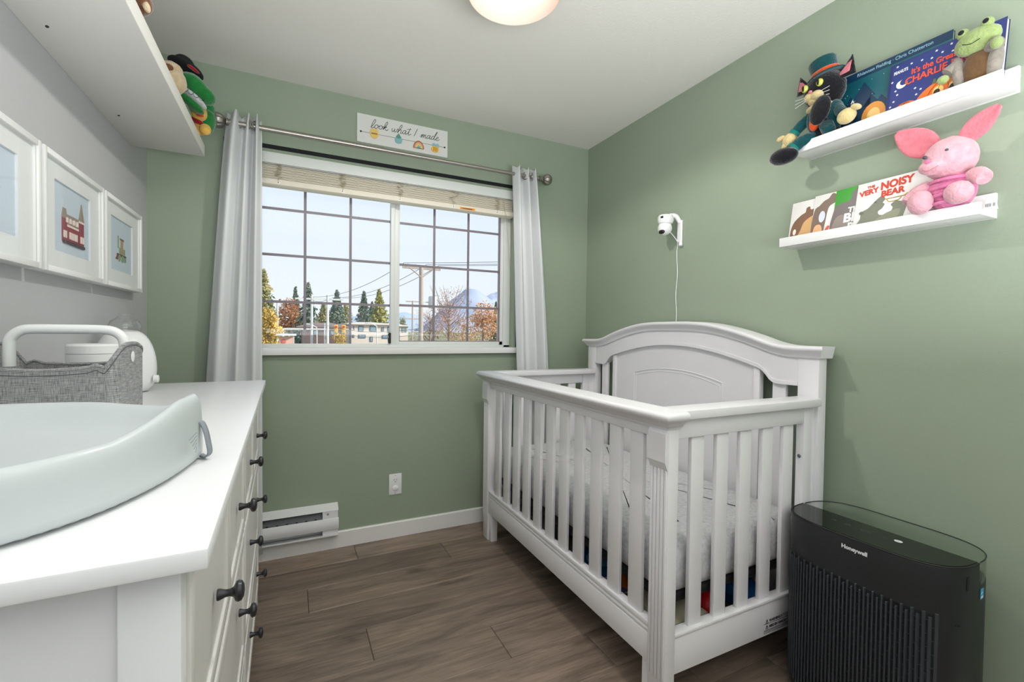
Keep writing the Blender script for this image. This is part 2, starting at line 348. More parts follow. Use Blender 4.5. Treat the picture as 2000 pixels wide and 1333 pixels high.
# blind
bl = thing('window_blind', 'cream slatted blind pulled fully up at the top of the window', 'blind', (.52, YB+.03, 2.0))
MB().box(-.24, 1.268, YB-.022, YB-.008, 2.012, 2.066, .004).build('valance', M['vinyl'], bl)
MB().box(-.225, 1.262, YB+.0, YB+.05, 2.012, 2.05, .002).build('headrail', M['vinyl'], bl)
z = 1.941; first = None
for k in range(11):
    q = z+k*.0062
    b = MB().box(-.222, 1.258, YB-.004+.002*(k % 2), YB+.05, q, q+.0042, .0015, seg=1); b.build('slat', M['cream'], bl)
b = MB(); b.prism([(YB-.006, 1.912), (YB+.004, 1.906), (YB+.044, 1.906), (YB+.05, 1.912), (YB+.05, 1.934), (YB-.006, 1.938)], 'x', -.222, 1.262); b.build('bottom_rail', M['cream'], bl)
for n_, cx in enumerate((-.064, .243, .547, .862, 1.147)):
    b = MB(); rr = random.Random(n_); pts = []
    for k in range(34): pts.append((cx+rr.uniform(-.02, .02)+(.02*math.sin(k*.2) if n_ in (3,) else 0), YB-.0095+rr.uniform(-.001, .001), 2.012-k*.0021))
    b.tube(smoothline(pts, 3), .0008, 4); b.tube([(cx, YB-.009, 1.945), (cx+.001, YB-.009, 1.922)], .0008, 4); b.build('ladder_cord', M['cord'], bl)
    b = MB(); b.lathe([(0.001, 0), (.007, 0), (.007, .002), (.001, .003)], 12, frame((1, 0, 0), (0, 0, 1), (0, -1, 0), (cx, YB-.005, 1.921))); bt = b.build('cord_button', M['plastic'], bl)
    b = MB(); b.ell((cx, YB-.009, 1.921), (.0025, .001, .0025), u=8, v=6); b.build('cord_knot', M['black'], bt)
b = MB(); b.tube(smoothline([(1.19, YB-.010, 2.01), (1.193, YB-.0105, 1.97), (1.20, YB-.0105, 1.93), (1.215, YB-.012, 1.85), (1.25, YB-.014, 1.4), (1.262, YB-.016, 1.15)], 5), .001, 5); b.build('pull_cord', M['cord'], bl)
lb = MB().box(.905, 1.0, YB-.0072, YB-.0058, 1.914, 1.926); lb = lb.build('warning_label', flat((240, 150, 30)), bl, smooth=False)
text('! WARNING', .009, M['ktxt'], frame((1, 0, 0), (0, 0, 1), (0, -1, 0), (.915, YB-.0075, 1.9165)), lb, local=False, bold=.0004, sxx=1.4)
# curtain rod
rod = thing('curtain_rod', 'brushed nickel curtain rod with fluted ball finials above the window', 'curtain rod', (.57, YB-.09, 2.148))
MB().tube([(-.262, 2.52, 2.148), (.45, 2.52, 2.148)], .0125, 20).build('rod_sleeve', M['nickel'], rod)
MB().tube([(.40, 2.52, 2.148), (1.40, 2.52, 2.148)], .0105, 20).build('rod_tube', M['nickel'], rod)
for sx_, x in ((-1, -.255), (1, 1.395)):
    Mx = frame((0, 1, 0), (0, 0, 1), (1, 0, 0), (x, 2.52, 2.148)) if sx_ > 0 else frame((0, -1, 0), (0, 0, 1), (-1, 0, 0), (x, 2.52, 2.148))
    b = MB(); b.lathe([(.012, 0), (.016, .002), (.016, .008), (.013, .010), (.013, .014), (.017, .016), (.017, .022), (.012, .025)], 24, Mx); b.build('finial_collar', M['nickel'], rod)
    b = MB(); b.lathe([(max(.001, .034*math.sin(PI*k/14)), .024+.034*(1-math.cos(PI*k/14))) for k in range(15)], 60, Mx, .05, 12); b.build('finial', M['nickel'], rod)
for x in (-.24, 1.36):
    b = MB(); b.box(x-.006, x+.006, 2.52, YB-.004, 2.128, 2.138, .002); b.box(x-.012, x+.012, YB-.006, YB, 2.10, 2.17, .002); b.tube([(x, 2.52+.014*math.cos(a), 2.148+.014*math.sin(a)) for a in [PI+PI*k/8 for k in range(9)]], .003, 6); b.build('bracket', M['nickel'], rod)
# curtains
def curtain(label, xt, xb, zt, zb, nfold, ph, rings, yc=2.515):
    t = thing('curtain', label, 'curtain', ((xb[0]+xb[-1])/2, yc, zb), None, 'pale grey eyelet curtains beside the window'); N = 26*nfold//2
    rows = []
    for j in range(25):
        v = j/24; row = []
        for i in range(N+1):
            u = i/N; xa = interp(list(zip([k/(len(xt)-1) for k in range(len(xt))], xt)), u); xc = interp(list(zip([k/(len(xb)-1) for k in range(len(xb))], xb)), u)
            w = v**.8; x = xa+(xc-xa)*w
            am = .030*(1-.25*v)+.004*math.sin(5*v+u*9)
            y = yc+am*math.cos(nfold*PI*u+ph)+.006*math.sin(3.1*u+4*v)
            z = zt-(zt-zb)*v+(.010*math.cos(nfold*2*PI*u) if j == 0 else 0)
            row.append((x, min(y, YB-.02), z))
        rows.append(row)
    MB().grid(rows).build('curtain_cloth', M['curt'], t, ang=80, solid=.002)
    for (x, yy, sgn) in rings:
        b = MB(); R0 = .022
        b.tube([(x+.012*sgn*math.cos(a), yy+R0*math.cos(a), 2.148+R0*math.sin(a)) for a in [2*PI*k/20 for k in range(21)]], .0035, 8); b.build('eyelet', M['nickel'], t)
    return t
curtain('pale grey curtain on the left of the window, behind the dresser', [-.278, -.235, -.205, -.185, -.165, -.150, -.134], [-.405, -.35, -.30, -.26, -.215, -.165, -.128], 2.190, .06, 6, .3, [(-.235, 2.515, 1), (-.19, 2.515, -1), (-.158, 2.515, 1)])
curtain('pale grey curtain on the right of the window, behind the crib', [1.212, 1.248, 1.288, 1.312, 1.334, 1.356, 1.375], [1.292, 1.33, 1.385, 1.43, 1.47, 1.51, 1.545], 2.190, .06, 6, .9, [(1.248, 2.515, 1), (1.30, 2.515, -1), (1.345, 2.515, 1)])

# ================================================================== SIGN
sg = thing('wall_sign', 'white rectangular sign with script lettering and painted charms above the window', 'sign', (.568, YB, 2.2))
SB = frame((1, 0, 0), (0, 0, 1), (0, -1, 0), (.3135, YB-.012, 2.2015))  # local u,v on face
MB().box(.3135, .8215, YB-.012, YB, 2.2015, 2.3545, .001).build('board', flat((224, 224, 218)), sg, smooth=False)
def onsign(poly, d0, d1, name, col, par=sg):
    return MB().prism(poly, 'z', d0, d1, SB).build(name, flat(col), par, smooth=False)
GL = {'l': [(0, .1), (.35, .7), (.6, 1.7), (.5, 2.2), (.25, 1.9), (.12, .8), (.2, .05), (.45, .0), (.75, .35)],
 'o': [(.5, .95), (.2, .85), (.05, .4), (.25, .02), (.6, .15), (.68, .6), (.5, .95), (.62, .72), (.95, .75)],
 'k': [(0, .3), (.35, .9), (.6, 1.7), (.5, 2.2), (.28, 1.9), (.15, .8), (.1, -.02), (.2, .5), (.5, .95), (.62, .75), (.3, .5), (.5, .2), (.8, .0), (1.05, .3)],
 'w': [(0, .9), (.08, .3), (.25, .02), (.48, .3), (.55, .9), (.58, .3), (.75, .02), (1.0, .4), (1.05, .95), (1.25, .8)],
 'h': [(0, .1), (.35, .8), (.6, 1.7), (.5, 2.2), (.28, 1.9), (.15, .9), (.1, -.02), (.25, .6), (.55, .95), (.68, .6), (.65, .1), (.85, 0), (1.05, .3)],
 'a': [(.62, .9), (.3, .95), (.05, .5), (.2, .02), (.5, .25), (.68, .95), (.62, .3), (.75, .0), (1.0, .3)],
 't': [(0, .1), (.3, .9), (.42, 1.8), (.3, .6), (.35, .05), (.55, 0), (.85, .35)],
 'I': [(.3, 2.0), (.15, 1.0), (0, 0)],
 'm': [(0, .1), (.2, .85), (.25, .5), (.22, 0), (.35, .6), (.55, .92), (.62, .5), (.58, 0), (.72, .6), (.92, .92), (1.0, .5), (1.0, .1), (1.15, 0), (1.35, .3)],
 'd': [(.6, .85), (.3, .95), (.05, .5), (.2, .02), (.5, .25), (.75, 1.2), (.95, 2.1), (.85, 2.2), (.68, 1.4), (.65, .3), (.8, 0), (1.05, .3)],
 'e': [(.0, .35), (.35, .5), (.5, .8), (.3, .98), (.08, .6), (.2, .05), (.5, .02), (.85, .4)]}
ADV = {'l': .68, 'o': .85, 'k': 1.0, 'w': 1.2, 'h': 1.0, 'a': .95, 't': .8, 'I': .6, 'm': 1.3, 'd': 1.0, 'e': .8, ' ': .75}
pen = .070; S = .0205; b = MB()
tot = sum(ADV[c] for c in 'look what I made'); SXX = .385/tot/S
for ch in 'look what I made':
    if ch in GL:
        pts = [(pen+(x+y*.22)*S*SXX, .087+y*S*1.05, .0009) for x, y in GL[ch]]; b.tube(smoothline(pts, 5), .00135, 5, Mx=SB)
        if ch == 't': b.tube([(pen+.1*S*SXX, .087+1.45*S, .001), (pen+.95*S*SXX, .087+1.6*S, .001)], .0012, 5, Mx=SB)
    pen += ADV[ch]*S*SXX
b.build('lettering', M['ktxt'], sg)
MB().tube([(.02, .056, .001), (.49, .056, .001)], .0009, 4, Mx=SB).build('painted_string', M['dim'], sg)
for u in (.02, .49): onsign(circ(u, .056, .005), .0, .0022, 'string_dot', (40, 40, 42))
c_ = onsign([(.068+x*.044, .030+y*.052) for x, y in [(.5, 0), (.8, .08), (.97, .3), (1, .6), (.93, .95), (.8, 1), (.5, .96), (.2, 1), (.07, .95), (0, .6), (.03, .3), (.2, .08)]], 0, .005, 'honey_pot_charm', (236, 200, 110))
onsign([(.074, .052), (.106, .052), (.106, .058), (.074, .058)], .005, .0062, 'painted_band', (150, 110, 60), c_)
onsign([(.222+x, .026+y) for x, y in [(0, 0), (.017, .006), (.021, .022), (.014, .036), (.0, .056), (-.014, .036), (-.021, .022), (-.017, .006)]], 0, .005, 'drop_charm', (135, 185, 185))
onsign([(.222+x, .026+y) for x, y in [(-.015, .035), (.0, .027), (.015, .035), (.0, .057)]], .005, .0064, 'drop_tip', (90, 150, 140))
for k, (r, col) in enumerate([(.031, (160, 95, 70)), (.026, (235, 160, 130)), (.021, (235, 185, 95)), (.016, (225, 215, 160)), (.011, (130, 180, 170))]):
    onsign(circ(.336, .022, r, r*1.35, 18, 0, PI), 0, .004+k*.0012, 'rainbow_arc', col)
be = onsign(circ(.432, .034, .023, .018), 0, .005, 'bee_charm', (238, 190, 80))
for u in (.424, .433, .442): onsign([(u-.0015, .022), (u+.0015, .022), (u+.0015, .045), (u-.0015, .045)], .005, .0062, 'bee_stripe', (170, 110, 40), be)
for u, v, r in ((.424, .059, .009), (.446, .056, .011)): onsign(circ(u, v, r, r*1.1), 0, .0045, 'bee_wing', (150, 190, 205), be)

# ================================================================== OUTLET, HEATER
ot = thing('wall_outlet', 'white wall outlet with a safety cap in its lower socket', 'outlet', (.534, YB, .303))
MB().box(.4985, .5695, YB-.006, YB, .244, .362, .002).build('cover_plate', M['plastic'], ot)
FO = frame((1, 0, 0), (0, 0, 1), (0, -1, 0), (.534, YB-.006, .303))
MB().prism(circ(0, .022, .017, .0145), 'z', 0, .0015, FO).build('socket_face', M['plastic'], ot)
b = MB(); b.box(-.0075, -.0055, .022, .031, .001, .0018, Mx=FO); b.box(.0055, .0075, .022, .031, .001, .0018, Mx=FO); b.prism(circ(0, .015, .0025, n=10), 'z', .001, .0018, FO); b.build('socket_slots', M['black'], ot, smooth=False)
MB().ell((.534, YB-.008, .281), (.018, .007, .016)).build('safety_cap', M['clear' if 0 else 'plastic'], ot)
b = MB(); b.prism(circ(0, .051, .0025, n=10), 'z', 0, .0008, FO); b.prism(circ(0, -.051, .0025, n=10), 'z', 0, .0008, FO); b.build('screw', M['screw'], ot)
ht = thing('baseboard_heater', 'white electric baseboard heater under the window by the dresser', 'heater', (-.2, YB, .085))
HX0, HX1 = -.55, .226
MB().prism([(YB-.004, .083), (YB, .083), (YB, .243), (YB-.004, .243)], 'x', HX0, HX1).build('back_plate', M['dress'], ht, smooth=False)
MB().prism([(YB, .236), (YB-.002, .247), (YB-.05, .226), (YB-.052, .221), (YB-.048, .222)], 'x', HX0, HX1).build('top_cover', M['dress'], ht, smooth=False)
MB().prism([(YB-.004, .115), (YB-.035, .12), (YB-.04, .175), (YB-.02, .215), (YB-.004, .22)], 'x', HX0, HX1-.075).build('heating_element', mat('heater_dark', (92, 95, 98), .5, .5), ht, smooth=False)
prof = [(YB-.057-.006*math.sin(PI*k/8), .122+.058*k/8) for k in range(9)]
MB().prism(prof+[(YB-.052, .182), (YB-.052, .12)], 'x', HX0, HX1+.001).build('front_panel', M['dress'], ht, ang=50)
MB().prism([(YB, .083), (YB-.05, .083), (YB-.056, .088), (YB-.056, .096), (YB-.053, .096), (YB-.048, .088), (YB, .088)], 'x', HX0, HX1).build('bottom_lip', M['dress'], ht, smooth=False)
ec = MB(); ec.prism([(YB, .083), (YB-.050, .083), (YB-.050, .222), (YB, .243)], 'x', HX1-.078, HX1-.002); ec = ec.build('end_box', M['dress'], ht, smooth=False)
FH = frame((1, 0, 0), (0, 0, 1), (0, -1, 0), (HX1-.052, YB-.050, .199))
MB().tube([(.004*math.cos(a), .006+.004*math.sin(a), .0004) for a in [2*PI*k/14 for k in range(15)]], .001, 5, Mx=FH).build('maker_emblem', M['ktxt'], ec)
text('UELLET', .008, M['ktxt'], FH @ Matrix.Translation((.007, .003, .0002)), ec)
b = MB()
for k in range(16): b.box(HX0+.03+.045*k, HX0+.04+.045*k, YB-.0425, YB-.03, .176, .183)
b.build('vent_holes', M['black'], ht, smooth=False)

# ================================================================== CEILING LAMP
lp = thing('ceiling_lamp', 'round flush ceiling lamp, lit, with a pale drum shade', 'lamp', (.677, 1.415, ZC))
T = Matrix.Translation((.677, 1.415, 0))
MB().lathe([(.1, ZC), (.1, ZC-.02), (.145, ZC-.02), (.145, ZC-.03)], 40, T).build('ceiling_plate', M['white'], lp)
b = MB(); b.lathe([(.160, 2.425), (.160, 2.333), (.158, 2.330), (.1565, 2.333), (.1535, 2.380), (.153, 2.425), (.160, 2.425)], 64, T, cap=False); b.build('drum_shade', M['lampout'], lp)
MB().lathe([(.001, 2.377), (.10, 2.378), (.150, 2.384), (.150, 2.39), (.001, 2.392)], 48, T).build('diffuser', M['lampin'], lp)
ll = bpy.data.lights.new('lamp_bulb', 'SPOT'); ll.energy = 21; ll.color = (1, .965, .93); ll.shadow_soft_size = .035; ll.spot_size = math.radians(158); ll.spot_blend = .25
lo = bpy.data.objects.new('lamp_bulb', ll); C.objects.link(lo); lo.location = (.677, 1.415, 2.335)

# ================================================================== DRESSER
DR = thing('dresser', 'long white dresser with dark knobs along the grey left wall', 'dresser', (-.0904, 0, 0), math.atan(.0154))
TZ = .9585
# local: x=0 drawer face plane, y along
top = MB().box(-.49, .0235, .542, 2.235, TZ-.022, TZ, .003).build('top_panel', M['dress'], DR, local=True)
b = MB(); b.box(-.46, -.395, .572, .60, 0, TZ-.022, .002); b.box(-.057, -.004, .572, .60, 0, TZ-.022, .002)
b.box(-.395, -.057, .572, .60, .06, .13, .001); b.build('side_frame', M['dress'], DR, local=True)
MB().box(-.40, -.05, .582, .594, .1, .936).build('side_panel', M['dress'], DR, local=True)
b = MB(); b.box(-.46, -.395, 2.18, 2.21, 0, TZ-.022, .002); b.box(-.057, -.004, 2.18, 2.21, 0, TZ-.022, .002); b.box(-.395, -.057, 2.18, 2.205, .06, TZ-.022, .001); b.build('side_frame', M['dress'], DR, local=True)
b = MB(); b.box(-.03, -.006, .60, 2.18, .925, TZ-.022, .001); b.box(-.03, -.006, .60, 2.18, .045, .088, .001); b.box(-.03, -.010, .60, 2.18, .637, .653, .001); b.box(-.03, -.010, .60, 2.18, .302, .318, .001)
b.box(-.03, -.010, 1.396, 1.414, .08, .93, .001); b.build('front_frame', M['front'], DR, local=True)
MB().box(-.46, -.45, .6, 2.18, .05, .93).build('back_panel', M['dress'], DR, local=True)
def knob(y, z, par):
    b = MB(); b.lathe([(.0075, 0), (.0088, .001), (.0085, .004), (.0058, .011), (.0055, .017), (.0075, .022), (.0145, .0255), (.0160, .029), (.0145, .0335), (.009, .0365), (.001, .0375)], 20, frame((0, 1, 0), (0, 0, 1), (1, 0, 0), (0.0, y, z)))
    b.build('knob', M['knob'], par, local=True)
def drawer(y0, y1, z0, z1, knobs, kz):
    b = MB(); w = .028
    b.box(-.018, 0, y0, y0+w, z0, z1, .0015); b.box(-.018, 0, y1-w, y1, z0, z1, .0015)
    b.box(-.018, 0, y0+w, y1-w, z0, z0+w, .0015); b.box(-.018, 0, y0+w, y1-w, z1-w, z1, .0015)
    b.box(-.018, -.0045, y0+w-.002, y1-w+.002, z0+w-.002, z1-w+.002)
    d = b.build('drawer', M['front'], DR, local=True)
    for y in knobs: knob(y, kz, d)
for y0, y1, ky in ((.603, 1.008, .82), (1.012, 1.394, 1.21), (1.416, 1.793, 1.60), (1.797, 2.177, 1.99)): drawer(y0, y1, .655, .923, [ky], .769)
for y0, y1, ks in ((.603, 1.394, (.82, 1.21)), (1.416, 2.177, (1.60, 1.99))):
    drawer(y0, y1, .320, .635, ks, .520); drawer(y0, y1, .090, .300, ks, .230)

# ================================================================== ITEMS ON THE DRESSER
# changing pad
pd = thing('changing_pad', 'pale grey moulded changing pad on the near end of the dresser', 'changing pad', (-.35, .85, TZ))
oc = Vector((-.36, .855))
outl = [(-.575, .70), (-.50, .605), (-.38, .572), (-.27, .608), (-.205, .672), (-.163, .765), (-.142, .86), (-.137, .925), (-.150, .975), (-.20, 1.03), (-.29, 1.075), (-.40, 1.105), (-.50, 1.105), (-.565, 1.06), (-.585, .95), (-.585, .82)]
o2 = smoothline([(x, y, 0) for x, y in outl], 6, True)
def rimh(x, y):
    w_ = min(1, max(0, (x+.34)/.14)); w_ = w_*w_*(3-2*w_)
    near = interp([(.57, .080), (.70, .082), (.765, .094), (.85, .112), (.93, .113), (.975, .092), (1.03, .080), (1.1, .080)], y)
    far = interp([(.57, .080), (.80, .070), (1.0, .078), (1.08, .086), (1.12, .086)], y)
    return near*w_+far*(1-w_)
rows = []
for f_, hm, kk in ((.985, 0, 0), (1.0, .0, .004), (1.0, .35, .0), (.995, .70, 0), (.985, .88, 0), (.965, .97, 0), (.94, 1.0, 0), (.91, .97, 0), (.87, .86, 0), (.81, .66, 0), (.73, .48, 0), (.6, .36, 0), (.4, .30, 0), (.2, .28, 0), (.02, .275, 0)):
    rr_ = []
    for p in o2:
        h = rimh(p.x, p.y); base = h*hm if f_ > .9 or hm > .9 else .020+(h-.020)*max(0, (hm-.27)/.73)
        rr_.append((oc.x+(p.x-oc.x)*f_, oc.y+(p.y-oc.y)*f_, TZ+.0005+base+kk))
    rows.append(rr_)
MB().loft(rows).build('pad_body', M['pad'], pd, ang=70, sub=1)
b = MB(); lp_ = smoothline([at(381, 826, 1, .905), at(391, 826, 1, .903), at(399, 842, 1, .90), at(405, 868, 1, .90), at(407, 885, 1, .905), at(399, 893, 1, .915), at(390, 889, 1, .93)], 6)
rows = [[p+Vector((.0, -.006, 0)), p+Vector((.004, .006, 0))] for p in lp_]
b.grid(rows).build('strap_loop', M['strap'], pd, solid=.0025)
b = MB()
for k in range(5): b.tube([at(370+k*3, 860+k*6, 0, -.1335), at(384, 845+k*7, 0, -.1335)], .0006, 4)
b.build('strap_stitching', M['strap'], pd)
# felt caddy
cd = thing('felt_caddy', 'grey felt storage caddy with a white arched handle behind the changing pad', 'basket', (-.455, 1.34, TZ))
X0, X1, Y0, Y1 = -.575, -.335, 1.24, 1.44
def rim(x): 
    u = (x-X0)/(X1-X0); e = abs(u-.5)*2
    return .130+.012*e**2+.046*max(0, (e-.62)/.38)**1.6
def corner_ring(off, hf):
    pts = []; r = .022
    def add(cx, cy, a0):
        for k in range(6):
            a = a0+PI/2*k/5; pts.append((cx+(r-off)*math.cos(a), cy+(r-off)*math.sin(a)))
    N = 14; seq = []
    add(X1-r, Y0+r, -PI/2); 
    for k in range(1, 6): pts.append((X1-off, Y0+r+(Y1-Y0-2*r)*k/6))
    add(X1-r, Y1-r, 0)
    for k in range(1, N): pts.append((X1-r-(X1-X0-2*r)*k/N, Y1-off))
    add(X0+r, Y1-r, PI/2)
    for k in range(1, 6): pts.append((X0+off, Y1-r-(Y1-Y0-2*r)*k/6))
    add(X0+r, Y0+r, PI)
    for k in range(1, N): pts.append((X0+r+(X1-X0-2*r)*k/N, Y0+off))
    out = []
    for x, y in pts:
        h = rim(x)
        if x > X1-.03 or x < X0+.03: h -= .022*((abs(y-(Y0+Y1)/2)/(.5*(Y1-Y0)))**2.5)
        out.append((x, y, TZ+.001+(h if hf == 1 else hf)))
    return out
b = MB(); rings = [corner_ring(0, 0), corner_ring(0, .05), corner_ring(0, .1), corner_ring(0, 1), corner_ring(.005, 1), corner_ring(.005, .05), corner_ring(.005, .006)]
b.loft(rings); b.build('felt_body', M['felt'], cd, ang=50)
rg = [Vector(p)+Vector((0, 0, .0005)) for p in corner_ring(.0025, 1)]
b = MB(); b.tube(rg+[rg[0]], .0042, 8); b.build('rim_binding', M['felt'], cd)
b = MB(); r2 = [Vector(p)-Vector((0, 0, .010)) for p in corner_ring(-.0006, 1)]; b.tube(r2+[r2[0]], .0008, 5); b.build('rim_stitching', flat((95, 96, 98)), cd)
MB().box(X0+.08, X0+.084, Y0+.008, Y1-.008, TZ+.006, TZ+.11).build('divider', M['felt'], cd)
MB().box(X0+.01, X1-.01, Y0+.10, Y0+.104, TZ+.006, TZ+.118).build('divider', M['felt'], cd)
hp = smoothline([(-.543, 1.34, 1.094), (-.543, 1.34, 1.135), (-.540, 1.34, 1.155), (-.525, 1.34, 1.170), (-.505, 1.34, 1.174), (-.44, 1.34, 1.1745), (-.39, 1.34, 1.174), (-.368, 1.34, 1.170), (-.353, 1.34, 1.156), (-.349, 1.34, 1.135), (-.349, 1.34, 1.10)], 5)
MB().tube(hp, .0105, 16).build('handle', M['plastic'], cd)
b = MB(); b.ell((X1+.001, 1.34, 1.112), (.002, .013, .013), u=16, v=10); b.ell((-.343, 1.34, 1.112), (.009, .006, .006)); b.build('handle_pivot', M['plastic'], cd)
MB().box(-.43, -.426, Y0+.0985, Y0+.1003, TZ+.098, TZ+.116).build('elastic_loop', M['black'], cd)
# white canister
cn = thing('white_canister', 'small white lidded canister behind the felt caddy', 'canister', (-.465, 1.55, TZ))
T = Matrix.Translation((-.470, 1.56, TZ))
MB().lathe([(.052, 0), (.055, .004), (.055, .15), (.053, .152)], 40, T).build('canister_body', M['plastic'], cn)
MB().lathe([(.0555, .1525), (.0545, .172), (.050, .177), (.001, .178)], 40, T).build('lid', M['plastic'], cn)
# humidifier
hm = thing('humidifier', 'white egg-shaped humidifier with a clear top at the far end of the dresser', 'humidifier', (-.487, 1.97, TZ))
T = Matrix.Translation((-.512, 1.97, TZ)) @ Matrix.Diagonal((.84, .84, 1, 1))
pr = [(.055, 0), (.075, .004)]+[(.103*math.sin(PI*(.18+.72*k/14))**.8, .004+.208*(1-math.cos(PI*k/14*.93+.0))/2) for k in range(1, 15)]
MB().lathe(pr+[(.001, .213)], 44, T).build('humidifier_body', M['plastic'], hm)
MB().lathe([(.030, .200), (.050, .210), (.054, .225), (.046, .242), (.026, .254), (.022, .262), (.024, .266)], 36, T, cap=False).build('clear_top', M['clear'], hm, solid=.0015)
b = MB(); b.lathe([(.013, 0), (.013, .012), (.011, .014), (.001, .015)], 16, frame((0, 1, 0), (0, 0, 1), (1, 0, 0), (-.428, 1.945, TZ+.045))); b.build('dial', M['plastic'], hm)

# ================================================================== PICTURE FRAMES
def pic(label, y0, y1, z0, z1):
    t = thing('framed_print', label, 'picture', (XL, (y0+y1)/2, z0), None, 'white picture frames on the grey wall'); D = .040; w = .015
    b = MB(); X = XL
    b.box(X, X+D, y0, y0+w, z0, z1, .001); b.box(X, X+D, y1-w, y1, z0, z1, .001); b.box(X, X+D, y0+w, y1-w, z0, z0+w, .001); b.box(X, X+D, y0+w, y1-w, z1-w, z1, .001)
    b.build('frame', M['white'], t)
    ym, zm = (y0+y1)/2, (z0+z1)/2; hw, hh = (y1-y0)/2-.083, (z1-z0)/2-.062
    b = MB(); b.box(X+.024, X+.029, y0+w, ym-hw, z0+w, z1-w); b.box(X+.024, X+.029, ym+hw, y1-w, z0+w, z1-w); b.box(X+.024, X+.029, ym-hw, ym+hw, z0+w, zm-hh); b.box(X+.024, X+.029, ym-hw, ym+hw, zm+hh, z1-w)
    b.build('mat_board', flat((228, 230, 228)), t, smooth=False)
    MB().box(X+.022, X+.024, ym-hw-.001, ym+hw+.001, zm-hh-.001, zm+hh+.001).build('print_sheet', flat((196, 208, 218)), t, smooth=False)
    MB().box(X+.034, X+.0352, y0+w, y1-w, z0+w, z1-w).build('glass', M['pglass'], t, smooth=False)
    return t, ym, zm, frame((0, 1, 0), (0, 0, 1), (1, 0, 0), (X+.024, ym, zm))
FW, FZ0, FZ1 = .405, 1.323, 1.637
def art(F, par, items):
    for k, (poly, name, col) in enumerate(items):
        MB().prism(poly, 'z', .0, .0004+.00022*k, F).build(name, flat(col), par, smooth=False)
rect = lambda a, b_, c, d: [(a, c), (b_, c), (b_, d), (a, d)]
t, ym, zm, F = pic('white frame at the photo edge holding a pale blue print', 1.125, 1.530, FZ0, FZ1)
art(F, t, [(rect(-.05, .03, -.03-.004, -.03), 'drawn_line', (170, 180, 195)), (rect(-.03, .06, .0, .003), 'drawn_line', (170, 180, 195)), (rect(-.045, .03, .03, .033), 'drawn_line', (175, 185, 198))])
t, ym, zm, F = pic('middle white frame with a print of a red brick building', 1.545, 1.950, FZ0, FZ1)
red, cr_, rf, dk = (140, 52, 62), (232, 216, 206), (150, 135, 122), (70, 50, 55)
it = [(rect(-.062, .078, -.058, -.014), 'painted_wall', red), (rect(-.062, .078, -.016, -.010), 'painted_cornice', cr_), ([(-.058, -.010), (.074, -.010), (.066, .018), (-.050, .018)], 'painted_roof', rf),
      (rect(-.066, -.034, -.062, .004), 'painted_tower', red), ([(-.068, .004), (-.032, .004), (-.040, .032), (-.060, .032)], 'painted_roof', rf), (rect(.046, .080, -.066, .012), 'painted_tower', red), (rect(.044, .082, .010, .016), 'painted_cornice', cr_), ([(.044, .016), (.082, .016), (.063, .068)], 'painted_spire', rf)]
for x in (-.058, -.046, -.020, -.006, .008, .022, .052, .066): it.append((rect(x, x+.008, -.050, -.030), 'painted_window', cr_))
for x in (-.042, -.02, .002, .024): it.append((rect(x, x+.008, -.006, .008), 'painted_dormer', cr_))
it.append((rect(-.062, .078, -.066, -.058), 'painted_base', dk))
art(F, t, it)
t, ym, zm, F = pic('white frame nearest the corner with a small train engine print', 1.965, 2.370, FZ0, FZ1)
gn, gd = (130, 150, 120), (170, 140, 90)
it = [(rect(-.02, .045, -.028, -.006), 'painted_boiler', gn), (rect(-.004, .024, -.03, .022), 'painted_cab', gd), (rect(-.01, .03, .022, .029), 'painted_cab_roof', (110, 90, 70)), (rect(-.036, -.026, -.01, .035), 'painted_chimney', gn), (rect(-.045, .055, -.038, -.030), 'painted_chassis', dk),
      (circ(-.02, -.045, .013), 'painted_wheel', gn), (circ(.014, -.045, .013), 'painted_wheel', gn), (circ(.042, -.046, .010), 'painted_wheel', gn), ([(-.06, -.052), (-.038, -.052), (-.038, -.03)], 'painted_cowcatcher', red)]
art(F, t, it)

# ================================================================== LEFT HIGH SHELF
ls = thing('floating_shelf', 'thick white floating shelf high on the grey left wall', 'shelf', (XL, 1.42, 1.923))
MB().box(XL, -.342, .47, 2.372, 1.923, 1.973, .0015).build('shelf_board', mat('shelf_foil', (222, 220, 214), .5), ls)
for px, py in ((92, 52), (232, 226)):
    p = at(px, py, 2, 1.923); MB().ell((p.x, p.y, 1.9232), (.004, .008, .0012), (0, 0, .4), 10, 6).build('wall_screw_hole', M['dark'], ls)
# ---- plush toys on that shelf
def toy(name, label, loc): return thing(name, label, 'soft toy', loc)
P = {k: plush('plush_'+k, c) for k, c in dict(green=(40, 128, 62), yellow=(232, 184, 92), red=(170, 40, 44), beige=(205, 184, 150), brown=(120, 78, 52), black=(28, 28, 32), white=(225, 225, 225), teal=(22, 74, 78), teal2=(30, 120, 108), orange=(226, 86, 36), cream=(214, 194, 140), sage=(160, 178, 116), robe=(150, 142, 132), tunic=(112, 84, 58), pink=(228, 172, 182), rose=(226, 128, 140), mauve=(222, 128, 168)).items()}
felt_blk = mat('felt_black', (22, 22, 25), .9)
dn = toy('plush_crocodile', 'green plush crocodile with white teeth and black hat on the left shelf', (-.40, 2.20, 1.973))
def W(px, py, y): return at(px, py, 1, y)
hc = W(380, 172, 2.22)
b = MB(); b.ell(hc, (.058, .08, .040), (0, .55, 0), jit=.05); b.ell(W(402, 188, 2.22), (.036, .05, .030), (0, .55, 0), jit=.05); b.build('head', P['green'], dn)
b = MB(); b.ell(W(376, 190, 2.215), (.058, .05, .014), (0, .62, 0)); b.build('tooth_band', P['white'], dn)
b = MB(); c0, c1 = W(357, 171, 2.165), W(399, 196, 2.165)
